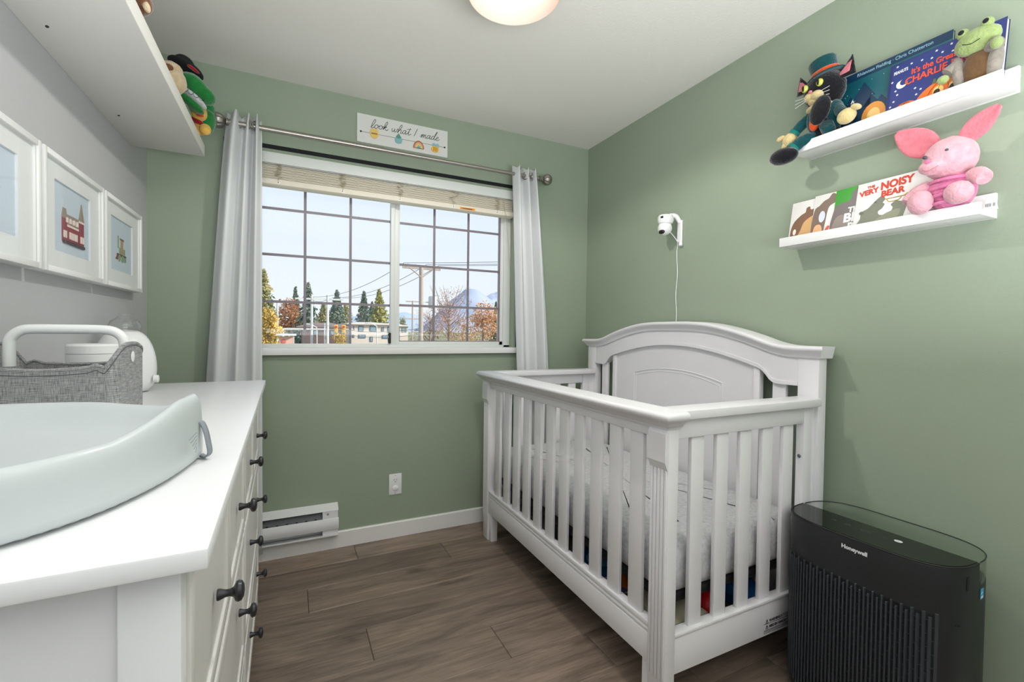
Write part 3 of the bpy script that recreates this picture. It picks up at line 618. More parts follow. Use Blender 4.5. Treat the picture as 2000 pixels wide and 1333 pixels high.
for k in range(4):
    a = c0.lerp(c1, (k+.5)/4); b.tube([a+Vector((.0085*math.cos(q), -.0, -.010*abs(math.sin(q)))) + Vector((0, 0, .002)) for q in [PI+PI*j/8 for j in range(9)]], .0009, 4)
b.build('teeth_outline', felt_blk, dn)
MB().ell(W(372, 202, 2.23), (.055, .045, .018), (0, .6, 0)).build('lower_jaw', P['green'], dn)
MB().ell((-.42, 2.22, 2.03), (.055, .06, .06), jit=.05).build('body', P['green'], dn)
for s_ in (-1, 1): MB().ell((-.40, 2.22+s_*.045, 1.99), (.05, .022, .018)).build('leg', P['green'], dn)
b = MB(); b.ell(W(363, 134, 2.24), (.062, .075, .018), (0, .30, 0)); b.ell(W(360, 126, 2.24), (.036, .05, .030), (0, .3, 0)); ht_ = b.build('hat', felt_blk, dn)
MB().ell(W(375, 133, 2.185), (.030, .012, .006), (0, .55, 0)).build('hat_band', P['red'], ht_)
dk_ = toy('plush_duckling', 'yellow plush duckling in a green hooded suit at the left shelf end', (-.37, 2.33, 1.973))
yy = 2.33
b = MB(); b.ell(W(403, 240, yy+.03), (.034, .05, .055), (0, .25, 0), jit=.05); b.ell(W(396, 212, yy+.05), (.045, .04, .04), jit=.04); b.ell(W(382, 214, yy+.03), (.03, .03, .028)); b.build('hooded_suit', P['green'], dk_)
MB().ell(W(388, 221, yy-.03), (.031, .026, .033), jit=.03).build('head', P['yellow'], dk_)
MB().ell(W(391, 226, yy-.056), (.013, .010, .005)).build('beak', P['orange'], dk_)
for q in ((381, 212), (396, 217)): MB().ell(W(q[0], q[1], yy-.054), .0035, u=10, v=8).build('eye', felt_blk, dk_)
MB().ell(W(385, 237, yy-.02), (.026, .022, .012), (0, .4, 0)).build('scarf', P['red'], dk_)
MB().ell(W(390, 250, yy), (.030, .026, .030)).build('belly', P['yellow'], dk_)
MB().ell(W(401, 253, yy-.045), (.021, .014, .023)).build('foot', P['yellow'], dk_)
MB().ell(W(384, 256, yy-.030), (.017, .014, .02)).build('foot', P['yellow'], dk_)
bg_ = toy('plush_puppy', 'beige and brown plush puppy partly hidden on the left shelf', (-.40, 2.0, 1.973))
MB().ell(W(338, 158, 2.0), (.040, .05, .045), jit=.05).build('body', P['beige'], bg_)
MB().ell(W(335, 138, 2.0), (.034, .04, .028), jit=.05).build('head', P['beige'], bg_)
MB().ell(W(330, 133, 1.96), (.014, .016, .014)).build('ear', P['brown'], bg_)
MB().ell(W(341, 140, 1.965), .004, u=8, v=6).build('eye', felt_blk, bg_)
MB().ell((-.385, 1.99, 1.988), (.035, .04, .016)).build('paw', P['beige'], bg_)
bp = toy('plush_monkey', 'brown plush monkey with a beige hand on the nearer left shelf', (-.42, 1.5, 1.973))
MB().ell(W(266, 2, 1.5), (.035, .04, .03), jit=.05).build('body', P['brown'], bp)
MB().ell(W(258, -40, 1.5), (.04, .04, .045), jit=.05).build('head', P['brown'], bp)
MB().tube([W(266, -4, 1.48), W(277, 2, 1.47), W(283, 8, 1.47)], [.014, .011, .010], 12).build('arm', P['brown'], bp)
MB().ell(W(286, 13, 1.47), (.008, .008, .015), (0, -.3, 0)).build('hand', P['beige'], bp)
MB().ell((-.40, 1.5, 1.985), (.04, .05, .012)).build('feet', P['brown'], bp)

# ================================================================== PICTURE LEDGES (right wall)
def ledge(label, y0, y1, z, d=.118, fh=.036, bh=.073):
    t = thing('picture_ledge', label, 'shelf', (XR, (y0+y1)/2, z), None, 'white picture ledges on the green wall')
    MB().box(XR-.013, XR, y0, y1, z, z+bh, .0008).build('back_rail', M['white'], t)
    MB().box(XR-d+.013, XR-.013, y0, y1, z, z+.013, .0008).build('shelf_board', M['white'], t)
    MB().box(XR-d, XR-d+.013, y0, y1, z, z+fh, .0008).build('front_lip', M['white'], t)
ledge('upper white picture ledge holding two dark blue books and plush toys', .540, 1.108, 1.868)
ledge('lower white picture ledge holding bear picture books and a pink toy', .578, 1.155, 1.526, .112, .034)
def book(label, yl, yr, zb, h, xb, xt, th, spine_col, group, cover_col, name='picture_book'):
    """leans back: bottom front at x=xb, top front at x=xt; local X right (-y), Y up, Z out"""
    Yv = Vector((xt-xb, 0, math.sqrt(max(1e-6, h*h-(xt-xb)**2)))).normalized(); Xv = Vector((0, -1, 0)); Zv = Xv.cross(Yv)
    t = thing(name, label, 'book', (xb, yl, zb), frame(Xv, Yv, Zv).to_3x3(), group); w = yl-yr
    MB().box(0, w, 0, h, -.0022, 0, .0004).build('front_cover', flat(cover_col, .35), t, local=True)
    MB().box(0, w, 0, h, -th, -th+.0022, .0004).build('back_cover', flat(spine_col, .4), t, local=True)
    MB().box(0, .0022, 0, h, -th+.0022, -.0022).build('spine', flat(spine_col, .4), t, local=True, smooth=False)
    MB().box(.0022, w-.002, .003, h-.003, -th+.0024, -.0024).build('pages', flat((232, 230, 222)), t, local=True, smooth=False)
    return t, w, h
def dec(t, poly, k, name, col): return MB().prism(poly, 'z', .0, .0003+.0002*k, None).build(name, flat(col, .4), t, smooth=False, local=True)
def TM(x, y, z=.0008, r=0): return Matrix.Translation((x, y, z)) @ Matrix.Rotation(r, 4, 'Z')
GU = 'dark blue picture books on the upper ledge'
t, w, h = book('teal picture book with dark castle silhouettes behind the other book', 1.01, .676, 1.882, .232, 1.776, 1.796, .012, (20, 60, 82), GU, (22, 92, 104))
dec(t, [(0, 0), (w, 0), (w, .06), (.16, .075), (0, .06)], 1, 'painted_ground', (16, 66, 96))
dec(t, [(0, .205), (w, .205), (w, h), (0, h)], 1, 'painted_night_band', (14, 52, 84))
for x, y, s in ((.06, .075, .05), (.10, .11, .05), (.125, .075, .038), (.155, .07, .032), (.03, .06, .03)):
    dec(t, [(x-s*.5, .05), (x+s*.5, .05), (x+s*.5, y+.02), (x+s*.75, y+.015), (x, y+s*1.5), (x-s*.75, y+.015), (x-s*.5, y+.02)], 2, 'castle_silhouette', (12, 50, 78))
dec(t, circ(.20-.085+.02, .055, .036, .045), 3, 'orange_lantern', (226, 150, 60)); dec(t, circ(.135, .052, .020, .028), 4, 'lantern_glow', (245, 200, 120)); dec(t, circ(.105, .014, .024, .015), 3, 'orange_lantern', (226, 150, 60))
for k in range(16): dec(t, circ(.03+.3*random.random(), .12+.08*random.random(), .0011, n=5), 3, 'star', (190, 230, 225))
text('Rhiannon Fielding · Chris Chatterton', .0165, flat((150, 190, 200)), TM(.075, .214), t, sxx=.86)
text('1', .060, flat((236, 190, 130)), TM(.171, .012), t, bold=.002)
text('A', .014, M['wtxt'], TM(.062, .125), t, bold=.001)
t, w, h = book('navy pumpkin picture book with orange title, front of the upper ledge', .829, .556, 1.882, .196, 1.752, 1.784, .020, (28, 38, 96), GU, (36, 48, 112))
for x, y, a_, c_ in ((.02, .02, .245, .178),):
    dec(t, [(.008, .004), (w-.006, .004), (w-.006, h-.006), (.008, h-.006)], 0, 'cover_panel', (40, 54, 122))
def pump(cx, cy, rx, ry, k):
    p = dec(t, circ(cx, cy, rx, ry, 24, 0, PI), k, 'painted_pumpkin', (236, 118, 34))
    for f_ in (-.6, -.25, .15, .5): MB().tube([(cx+rx*f_*math.cos(q)*1.0, cy+ry*math.sin(q)*.96, .0012+.0002*k) for q in [PI/2*j/6 for j in range(7)]], .0006, 4).build('pumpkin_line', flat((150, 66, 20)), p, local=True)
    return p
pump(.055, .004, .042, .046, 2); pp = pump(.150, .004, .078, .078, 3)
for cx in (.135, .172):
    dec(t, circ(cx, .048, .013, .015), 5, 'pumpkin_eye', (250, 215, 130)); dec(t, circ(cx-.003, .044, .008, .010), 6, 'pumpkin_pupil', (40, 25, 20))
dec(t, [(.118, .076), (.128, .074), (.127, .090), (.121, .091)], 5, 'pumpkin_stem', (90, 110, 60))
mn = [(.037+.015*math.cos(a), .118+.015*math.sin(a)) for a in [PI*.75+PI*1.25*k/12 for k in range(13)]]+[(.043+.011*math.cos(a), .123+.011*math.sin(a)) for a in [PI*2.0-PI*1.25*k/12-.2 for k in range(13)]]
dec(t, mn, 2, 'moon', (225, 230, 215))
rs = random.Random(3)
for x, y in ((.010, .135), (.02, .184), (.022, .100), (.028, .085), (.02, .065), (.058, .176), (.085, .172), (.11, .165), (.135, .170), (.155, .185), (.16, .160), (.185, .172), (.075, .085), (.09, .075), (.10, .06), (.08, .062), (.012, .05), (.2, .182), (.12, .183), (.22, .12), (.205, .095)):
    dec(t, [(x+(.0042 if k % 2 == 0 else .0018)*math.cos(k*PI/5+PI/2), y+(.0042 if k % 2 == 0 else .0018)*math.sin(k*PI/5+PI/2)) for k in range(10)], 2, 'star', (235, 238, 235))
OR = flat((234, 84, 52))
text('PEANUTS', .0145, M['wtxt'], TM(.012, .158, r=.03), t, bold=.0005, sxx=.62)
text("It's the Great Pumpkin", .026, OR, TM(.060, .138, r=.015), t, bold=.0007, sxx=.78)
text('CHARLIE BROWN', .031, OR, TM(.046, .108, r=.02), t, bold=.0009, sxx=.86)
GB = 'bear picture books on the lower ledge'
def bear(t, pts, k, col): return dec(t, [(p.x, p.y) for p in smoothline([(x, y, 0) for x, y in pts], 4, True)], k, 'painted_bear', col)
t, w, h = book('white bear picture book at the far left of the lower ledge', 1.150, 1.02, 1.540, .166, 1.760, 1.790, .006, (225, 223, 218), GB, (226, 224, 219))
bear(t, [(.012, .015), (.006, .05), (.015, .085), (.04, .11), (.055, .118), (.058, .135), (.070, .138), (.076, .125), (.11, .12), (.11, .01), (.05, .005)], 1, (120, 84, 58)); bear(t, [(.035, .01), (.045, .05), (.06, .085), (.11, .10), (.11, .01)], 2, (205, 160, 105)); dec(t, circ(.022, .045, .006, .012), 3, 'painted_highlight', (235, 225, 210))
t, w, h = book('white bear picture book with red painted lobster beside the leftmost book', 1.062, .93, 1.540, .172, 1.755, 1.787, .006, (225, 223, 218), GB, (228, 226, 221))
bear(t, [(.003, .01), (.003, .11), (.02, .13), (.035, .145), (.05, .152), (.062, .168), (.075, .160), (.078, .135), (.068, .128), (.055, .118), (.05, .09), (.048, .06), (.04, .01)], 1, (112, 92, 76)); bear(t, [(.008, .008), (.012, .05), (.03, .055), (.040, .035), (.036, .006)], 2, (226, 170, 120)); dec(t, circ(.034, .085, .011, .022), 3, 'painted_sheet', (205, 212, 222)); bear(t, [(.045, .01), (.05, .03), (.058, .045), (.066, .042), (.062, .03), (.076, .03), (.074, .012), (.06, .005)], 3, (220, 74, 52))
t, w, h = book('green bear picture book with white block title on the lower ledge', .985, .83, 1.540, .172, 1.750, 1.782, .006, (60, 130, 50), GB, (72, 160, 62))
bear(t, [(0.002, .002), (.001, .10), (.02, .118), (.05, .125), (.055, .150), (.070, .166), (.085, .168), (.12, .14), (.12, .002)], 1, (96, 86, 82)); bear(t, [(.002, .002), (.006, .06), (.03, .075), (.06, .05), (.07, .002)], 2, (130, 116, 106))
text('THE', .026, M['wtxt'], TM(.048, .079), t, bold=.0012); text('BRAVE', .044, M['wtxt'], TM(.036, .045), t, bold=.002); text('BEAR', .036, M['wtxt'], TM(.052, .014), t, bold=.0016)
SC_ = .78
t, w, h = book('white bear picture book with big red title, frontmost on the lower ledge', .912, .668, 1.540, .172, 1.742, 1.778, .007, (228, 226, 220), GB, (234, 232, 228))
bear(t, [(a_, b_*SC_) for a_, b_ in [(.002, .004), (.012, .035), (.020, .055), (.022, .085), (.040, .098), (.050, .112), (.066, .135), (.078, .142), (.088, .128), (.082, .112), (.088, .104), (.082, .086), (.072, .076), (.076, .060), (.092, .056), (.108, .066), (.112, .082), (.106, .096), (.120, .108), (.138, .100), (.146, .108), (.150, .085), (.146, .05), (.134, .012), (.08, .004)]], 1, (94, 100, 74)); bear(t, [(.004, .003), (.016, .025), (.03, .02), (.028, .003)], 2, (205, 150, 90)); bear(t, [(.06, .02), (.09, .045), (.12, .055), (.135, .05), (.12, .02)], 2, (120, 124, 92))
b = MB(); b.tube([(.086, .097, .0014), (.140, .097, .0014), (.150, .101, .0014)], [.0011, .0013, .004], 6); b.tube(smoothline([(.094, .094, .0014), (.100, .086, .0014), (.124, .086, .0014), (.132, .094, .0014)], 4), .0012, 5); b.build('painted_trumpet', flat((206, 170, 70)), t, local=True)
dec(t, circ(.060, .094, .0035, .003), 3, 'bear_eye', (50, 50, 40)); dec(t, circ(.022, .064, .007, .006), 3, 'bear_ear', (70, 74, 56))
RD = flat((206, 62, 38))
text('THE', .012, RD, TM(.030, .149, r=.05), t, bold=.0004); text('VERY', .025, RD, TM(.010, .124, r=.12), t, bold=.001, sxx=.95); text('NOISY', .036, RD, TM(.070, .134, r=.05), t, bold=.0015, sxx=.85); text('BEAR', .029, RD, TM(.074, .108, r=.04), t, bold=.0012, sxx=.95); text('NICK BLAND', .016, RD, TM(.148, .012), t, bold=.0006)

# ---- plush cat in teal top hat (upper ledge, left end).  V(y,z,x)
def V(y, z, x=1.73): return Vector((x, y, z))
ct = toy('plush_cat', 'black and cream plush cat in a teal top hat on the upper ledge', (1.76, 1.03, 1.885))
MB().ell(V(1.015, 2.075, 1.745), (.060, .068, .066), jit=.03).build('head', P['black'], ct)
b = MB(); b.ell(V(1.035, 2.047, 1.697), (.020, .022, .018)); b.ell(V(1.012, 2.044, 1.695), (.020, .022, .018)); b.ell(V(1.025, 2.030, 1.702), (.018, .020, .014)); b.ell(V(1.018, 2.010, 1.722), (.03, .045, .016)); b.build('muzzle', P['cream'], ct)
MB().ell(V(1.026, 2.059, 1.678), (.005, .007, .005)).build('nose', P['rose'], ct)
for s_ in (-1, 1):
    e_ = MB().ell(V(1.024+s_*.026, 2.082, 1.685), (.008, .012, .013), (0, 0, 0), 14, 10).build('eye', flat((196, 200, 90), .2), ct)
    MB().ell(V(1.026+s_*.026, 2.082, 1.6775), (.003, .004, .011), u=10, v=8).build('pupil', felt_blk, e_)
b = MB()
for s_ in (-1, 1):
    for k in range(3): b.tube([V(1.024+s_*.018, 2.046-.006*k, 1.680), V(1.024+s_*.060, 2.054-.014*k, 1.685)], .0008, 4)
b.build('whiskers', M['wtxt'], ct)
for s_, y_, z_ in ((1, 1.082, 2.105), (-1, .945, 2.098)):
    b = MB(); b.loft([[V(y_+.034*math.cos(a)*f_ + s_*.022*(1-f_), z_-.01+.072*(1-f_)+.006*math.sin(a)*f_, 1.742+.014*math.sin(a)*f_) for a in [2*PI*k/12 for k in range(12)]] for f_ in (1, .8, .55, .3, .04)]); e_ = b.build('ear', P['black'], ct, ang=70)
    b = MB(); b.loft([[V(y_+.020*math.cos(a)*f_ + s_*.022*(1-f_), z_+.048*(1-f_)+.004*math.sin(a)*f_, 1.729+.004*math.sin(a)*f_+.012*(1-f_)) for a in [2*PI*k/12 for k in range(12)]] for f_ in (1, .6, .3, .04)]); b.build('ear_lining', P['rose'], e_, ang=70)
hat = MB(); hat.lathe([(.060, 0), (.062, .004), (.046, .008), (.042, .03), (.045, .058), (.042, .064), (.001, .066)], 28, Matrix.Translation(V(1.008, 2.118, 1.742)) @ Matrix.Rotation(-.18, 4, 'X') @ Matrix.Rotation(-.15, 4, 'Y')); hat = hat.build('top_hat', P['teal'], ct)
MB().lathe([(.0475, .008), (.0445, .022)], 28, Matrix.Translation(V(1.008, 2.118, 1.742)) @ Matrix.Rotation(-.18, 4, 'X') @ Matrix.Rotation(-.15, 4, 'Y'), cap=False).build('hat_band', P['orange'], hat, solid=.003)
MB().ell(V(1.01, 1.960, 1.755), (.038, .048, .066), jit=.03).build('body', P['black'], ct)
b = MB(); b.ell(V(1.04, 1.975, 1.742), (.036, .030, .050)); b.ell(V(.975, 1.975, 1.745), (.036, .026, .05)); b.ell(V(1.06, 1.915, 1.735), (.035, .03, .02)); b.build('jacket', P['teal'], ct)
MB().ell(V(1.027, 1.965, 1.714), (.014, .020, .036), (.22, 0, 0)).build('waistcoat', P['orange'], ct)
MB().ell(V(1.018, 2.002, 1.698), (.008, .012, .011)).build('bow_tie', P['orange'], ct)
MB().tube([V(1.055, 1.995, 1.735), V(1.085, 1.972, 1.725), V(1.102, 1.950, 1.715)], [.018, .019, .017], 14).build('arm', P['teal'], ct)
MB().tube([V(1.099, 1.955, 1.716), V(1.106, 1.946, 1.714)], [.0195, .0195], 14).build('cuff', P['teal2'], ct)
b = MB(); b.ell(V(1.120, 1.928, 1.712), (.018, .026, .027)); b.ell(V(1.152, 1.944, 1.708), (.010, .018, .010), (-.2, 0, 0)); b.ell(V(1.136, 1.905, 1.708), (.011, .011, .018)); b.ell(V(1.115, 1.902, 1.706), (.011, .011, .018)); b.build('hand', P['cream'], ct)
MB().tube([V(.965, 1.99, 1.735), V(.945, 1.965, 1.72), V(.930, 1.950, 1.71)], [.018, .018, .016], 14).build('arm', P['teal'], ct)
b = MB(); b.ell(V(.915, 1.932, 1.700), (.018, .030, .026)); b.ell(V(.885, 1.950, 1.697), (.010, .018, .010), (.5, 0, 0)); b.build('hand', P['cream'], ct)
MB().tube([V(1.04, 1.912, 1.735), V(1.075, 1.905, 1.712), V(1.095, 1.885, 1.695)], [.022, .022, .020], 14).build('leg', P['teal'], ct)
MB().tube([V(1.093, 1.890, 1.697), V(1.098, 1.882, 1.692)], [.0225, .0225], 14).build('leg_cuff', P['teal2'], ct)
MB().ell(V(1.115, 1.858, 1.672), (.035, .052, .030), jit=.03).build('shoe', P['black'], ct)
MB().tube([V(.99, 1.915, 1.735), V(.985, 1.935, 1.705)], [.022, .022], 14).build('leg', P['teal'], ct)
MB().ell(V(.982, 1.972, 1.664), (.020, .033, .050), (.30, 0, 0), jit=.03).build('shoe', P['black'], ct)
# ---- frog plush in robe (upper ledge, right end)
fg = toy('plush_frog', 'pale green plush frog in a grey robe at the right of the upper ledge', (1.742, .60, 1.882))
MB().ell(V(.600, 2.018, 1.735), (.032, .050, .034), (-.15, 0, 0), jit=.03).build('head', P['sage'], fg)
for y_, z_ in ((.628, 2.048), (.577, 2.052)):
    e_ = MB().ell(V(y_, z_, 1.725), .014).build('eye_bump', P['sage'], fg); MB().ell(V(y_, z_+.001, 1.7135), (.004, .007, .007), u=12, v=8).build('eye', felt_blk, e_)
MB().tube(smoothline([V(.622, 2.010, 1.7055), V(.603, 2.001, 1.702), V(.585, 2.008, 1.7055)], 4), .001, 5).build('mouth', felt_blk, fg)
MB().ell(V(.600, 1.945, 1.742), (.022, .034, .052), jit=.03).build('tunic', P['tunic'], fg)
b = MB(); b.ell(V(.640, 1.945, 1.742), (.022, .015, .052), (-.12, 0, 0)); b.ell(V(.565, 1.945, 1.744), (.024, .016, .052), (.12, 0, 0)); b.build('robe', P['robe'], fg)
MB().tube([V(.645, 1.975, 1.74), V(.662, 1.955, 1.728)], [.014, .016], 12).build('sleeve', P['robe'], fg)
MB().ell(V(.668, 1.938, 1.720), (.012, .014, .012)).build('hand', P['sage'], fg)
MB().tube([V(.575, 1.985, 1.74), V(.555, 1.985, 1.722)], [.015, .018], 12).build('sleeve', P['robe'], fg)
MB().ell(V(.552, 1.978, 1.708), (.012, .013, .015)).build('hand', P['sage'], fg)
for s_ in (-1, 1): MB().ell(V(.600+s_*.018, 1.895, 1.733), (.014, .014, .013)).build('foot', P['sage'], fg)
# ---- pink bunny
pk = toy('plush_rabbit', 'large pink plush rabbit with spread ears on the lower ledge', (1.75, .65, 1.54))
MB().ell(V(.652, 1.705, 1.735), (.058, .062, .062), (0, 0, 0), 32, 22, jit=.05).build('head', P['pink'], pk)
MB().ell(V(.672, 1.680, 1.688), (.026, .034, .022), (0, 0, 0), jit=.04).build('muzzle', P['pink'], pk)
MB().ell(V(.675, 1.692, 1.664), (.005, .008, .006)).build('nose', P['mauve'], pk)
for y_, z_ in ((.690, 1.712), (.640, 1.716)): MB().ell(V(y_, z_, 1.682), (.004, .0055, .0055), u=12, v=8).build('eye', mat('eye_grey', (70, 72, 78), .15), pk)
MB().tube(smoothline([V(.690, 1.672, 1.668), V(.673, 1.664, 1.664), V(.652, 1.675, 1.668)], 4), .0009, 5).build('mouth', mat('stitch_rose', (190, 120, 130), .8), pk)
def ear(base, tip, wid, name='ear'):
    n_ = 9; rings = []; ax = (tip-base); L_ = ax.length; ax.normalize(); side = ax.cross(Vector((1, 0, 0))).normalized()
    for k in range(n_+1):
        f_ = k/n_; w_ = wid*(math.sin(PI*(.16+.80*f_))**.7)*(1-.15*f_); c_ = base+ax*L_*f_
        rings.append([c_+side*w_*math.cos(a)+Vector((1, 0, 0))*(.009*math.sin(a)-.008*abs(math.cos(a))) for a in [2*PI*j/16 for j in range(16)]])
    return MB().loft(rings).build(name, P['rose'], pk, ang=80)
ear(V(.690, 1.745, 1.74), V(.782, 1.826, 1.735), .044); ear(V(.622, 1.750, 1.742), V(.548, 1.815, 1.735), .033)
b = MB(); b.ell(V(.650, 1.612, 1.745), (.045, .056, .060), (0, 0, 0), 28, 20, jit=.05); b.build('body', P['mauve'], pk)
b = MB()
for k in range(4): b.tube([V(.650+.050*math.cos(a), 1.640-.022*k, 1.745-.048*math.sin(a)) for a in [PI*(.12+.76*j/12) for j in range(13)]], .0045, 8)
b.build('knitted_ribs', P['mauve'], pk)
MB().tube(smoothline([V(.605, 1.640, 1.74), V(.583, 1.636, 1.72), V(.566, 1.618, 1.705)], 3), [.019, .021, .022, .022, .021, .021, .018], 14).build('arm', P['pink'], pk)
MB().tube(smoothline([V(.698, 1.638, 1.74), V(.722, 1.618, 1.72), V(.738, 1.592, 1.705)], 3), [.019, .021, .022, .022, .021, .021, .018], 14).build('arm', P['pink'], pk)
MB().ell(V(.618, 1.593, 1.700), (.028, .033, .032), (0, 0, 0), jit=.06).build('foot', P['pink'], pk)
MB().ell(V(.704, 1.585, 1.698), (.028, .031, .036), (0, 0, 0), jit=.06).build('foot', P['pink'], pk)
b = MB(); b.prism([(.588, 1.541), (.556, 1.541), (.562, 1.572), (.580, 1.574)], 'x', 1.765, 1.7665); tg = b.build('care_tag', M['wtxt'], pk, smooth=False)
text('||||| ||', .010, M['ktxt'], frame((0, -1, 0), (0, 0, 1), (-1, 0, 0), (1.7648, .583, 1.553)), tg, local=False)

# ================================================================== BABY CAMERA
cmr = thing('baby_monitor', 'small white baby camera on a bracket on the green wall', 'camera', (XR, 1.775, 1.72))
MB().box(XR-.012, XR, 1.752, 1.785, 1.660, 1.775, .010, seg=4).build('wall_bracket', M['plastic'], cmr)
MB().tube(smoothline([(XR-.006, 1.77, 1.765), (XR-.03, 1.775, 1.795), (XR-.06, 1.79, 1.797)], 5), .012, 14).build('bracket_arm', M['plastic'], cmr)
T = Matrix.Translation((XR-.082, 1.795, 1.752)) @ Matrix.Rotation(.05, 4, 'X')
MB().lathe([(.030, 0), (.036, .004), (.040, .018), (.040, .034), (.034, .045), (.001, .047)], 36, T).build('camera_base', M['plastic'], cmr)
hd = MB().ell((XR-.085, 1.795, 1.730), .036, u=28, v=18).build('camera_head', M['plastic'], cmr)
MB().ell((XR-.108, 1.792, 1.710), (.013, .019, .012), (0, -.8, 0)).build('lens', mat('lens_dark', (34, 26, 26), .1), hd)
MB().box(XR-.1225, XR-.118, 1.772, 1.788, 1.776, 1.786, .001).build('sensor_window', M['dark'], cmr)
b = MB(); b.tube([(XR-.010, 1.758, 1.660), (XR-.012, 1.756, 1.640)], [.009, .011], 12); b.build('cable_plug', M['plastic'], cmr)
cb = MB(); pts = [(XR-.055, 1.79, 1.715), (XR-.03, 1.784, 1.69)]+[(XR-.006, 1.782+.004*math.sin(k*1.3)+.0003*k, 1.66-k*.045) for k in range(22)]
cb.tube(smoothline(pts, 4), .0022, 6).build('power_cord', M['plastic'], cmr)

# ================================================================== CRIB
cb_ = thing('crib', 'white wooden baby crib with an arched headboard against the green wall', 'crib', (1.4, 1.71, 0))
m = M['crib']; XF = 1.0
for (y0, y1) in ((.997, 1.067), (2.348, 2.418)):
    b = MB(); b.box(XF, XF+.042, y0, y1, 0, .896, .002)
    b.box(XF-.004, XF+.001, y0+.002, y0+.0105, .135, .776, .0015); b.box(XF-.004, XF+.001, y1-.0105, y1-.002, .135, .776, .0015)
    for k in range(3): b.box(XF-.004, XF+.001, y0+.0145+.0145*k, y0+.0265+.0145*k, .135, .776, .0028)
    p = b.build('corner_post', m, cb_)
    bb = MB(); bb.loft([[(xx, yy_, z) for xx, yy_ in ((XF-o_, y0-.0012), (XF+.0005, y0-.0012), (XF+.0005, y1+.0012), (XF-o_, y1+.0012))] for z, o_ in ((.775, .003), (.80, .013), (.885, .013), (.896, .006))]); bb.build('post_block', m, p, smooth=False)
b = MB()
for z, o_ in ((.896, -.012), (.902, -.014), (.906, -.010), (.918, .004), (.926, .018), (.930, .024), (.940, .027), (.948, .024), (.953, .016)):
    pass
def capring(x0, x1, y0, y1, z): return [(x0, y0, z), (x1, y0, z), (x1, y1, z), (x0, y1, z)]
rings = [capring(.992-o_, 1.048+o_*.1, .992-o_*.95, 2.430+o_*.95, z) for z, o_ in ((.896, -.004), (.903, -.002), (.905, .003), (.914, .008), (.922, .018), (.928, .027), (.938, .031), (.947, .028), (.952, .018))]
MB().loft(rings).build('front_top_rail', m, cb_, ang=50)
MB().box(XF+.006, XF+.034, 1.067, 2.348, .864, .897, .001).build('upper_strip', m, cb_)
b = MB(); b.box(XF+.004, XF+.036, 1.067, 2.348, .154, .282, .002); b.box(XF+.0005, XF+.006, 1.067, 2.348, .268, .284, .002); b.box(XF+.001, XF+.006, 1.067, 2.348, .252, .262, .0015); b.box(XF+.001, XF+.006, 1.067, 2.348, .158, .246, .0015); b.build('lower_rail', m, cb_)
s0 = MB().box(XF+.010, XF+.026, -.031, .031, .27, .875, .0035).build('slat', m, cb_, local=False)
# move mesh to sit at its own y
s0.location = (0, 1.146-0, 0)
base_off = wm(cb_).inverted() @ Vector((0, 0, 0))
WMy = WM[s0.name]
for v in s0.data.vertices: v.co += Vector((0, -base_off.y, 0))
for k in range(11):
    y = 1.146+.1104*k; loc = Vector((0, y-WM[cb_.name].translation.y, 0))
    if k == 0: s0.location = loc
    else: rep(s0, loc)
# side panels (near and far)
for sgn, ys in ((1, 1.0), (-1, 2.415)):
    Y = lambda a: ys+sgn*a
    def sb(mb, x0, x1, a0, a1, z0, z1, bv=.002): y_ = sorted((Y(a0), Y(a1))); return mb.box(x0, x1, y_[0], y_[1], z0, z1, bv)
    sb(MB(), 1.046, 1.724, -.018, .072, .925, .953, .004).build('side_top_rail', m, cb_)
    sb(MB(), 1.038, 1.652, .002, .034, .866, .926).build('side_upper_strip', m, cb_)
    b = MB(); sb(b, 1.038, 1.652, .002, .034, .146, .262); sb(b, 1.038, 1.652, -.002, .034, .260, .272, .003); side_low = b.build('side_lower_rail', m, cb_)
    if sgn == 1:
        FT = frame((1, 0, 0), (0, 0, 1), (0, -1, 0), (1.455, 1.0018, .150)); KB = M['ktxt']
        text('⚠ WARNING !', .0125, KB, FT @ Matrix.Translation((.012, .041, 0)), side_low, local=False, bold=.0005)
        text('⚠ MISE EN GARDE !', .0125, KB, FT @ Matrix.Translation((.012, .021, 0)), side_low, local=False, bold=.0005)
        b = MB()
        for x0_, z0_ in ((.095, .049), (.095, .044), (.13, .030), (.13, .025)): b.box(x0_, .178, z0_, z0_+.0016, 0, .0004, Mx=FT)
        for z0_ in (.036, .014, .010, .005): b.box(.004, .178, z0_, z0_+.0016, 0, .0004, Mx=FT)
        b.build('warning_print', KB, side_low, smooth=False)
    b = MB(); sb(b, 1.656, 1.702, .004, .032, .10, .925); sb(b, 1.70, 1.737, .016, .030, .10, .925, .001); b.build('side_stile', m, cb_)
    for k in range(5):
        x = 1.137+.1107*k; sb(MB(), x-.0275, x+.0275, .010, .026, .262, .875, .0035).build('slat', m, cb_)
b = MB(); b.lathe([(.006, 0), (.007, .002), (.005, .004), (.001, .0045)], 12, frame((0, 1, 0), (0, 0, 1), (-1, 0, 0), (1.656, 1.018, .745))); b.build('bolt', M['screw'], cb_)
b = MB(); b.box(XF+.008, XF+.045, 1.067, 1.10, 0, .16, .002); b.box(XF+.008, XF+.045, 2.315, 2.348, 0, .16, .002); b.build('leg_block', m, cb_)
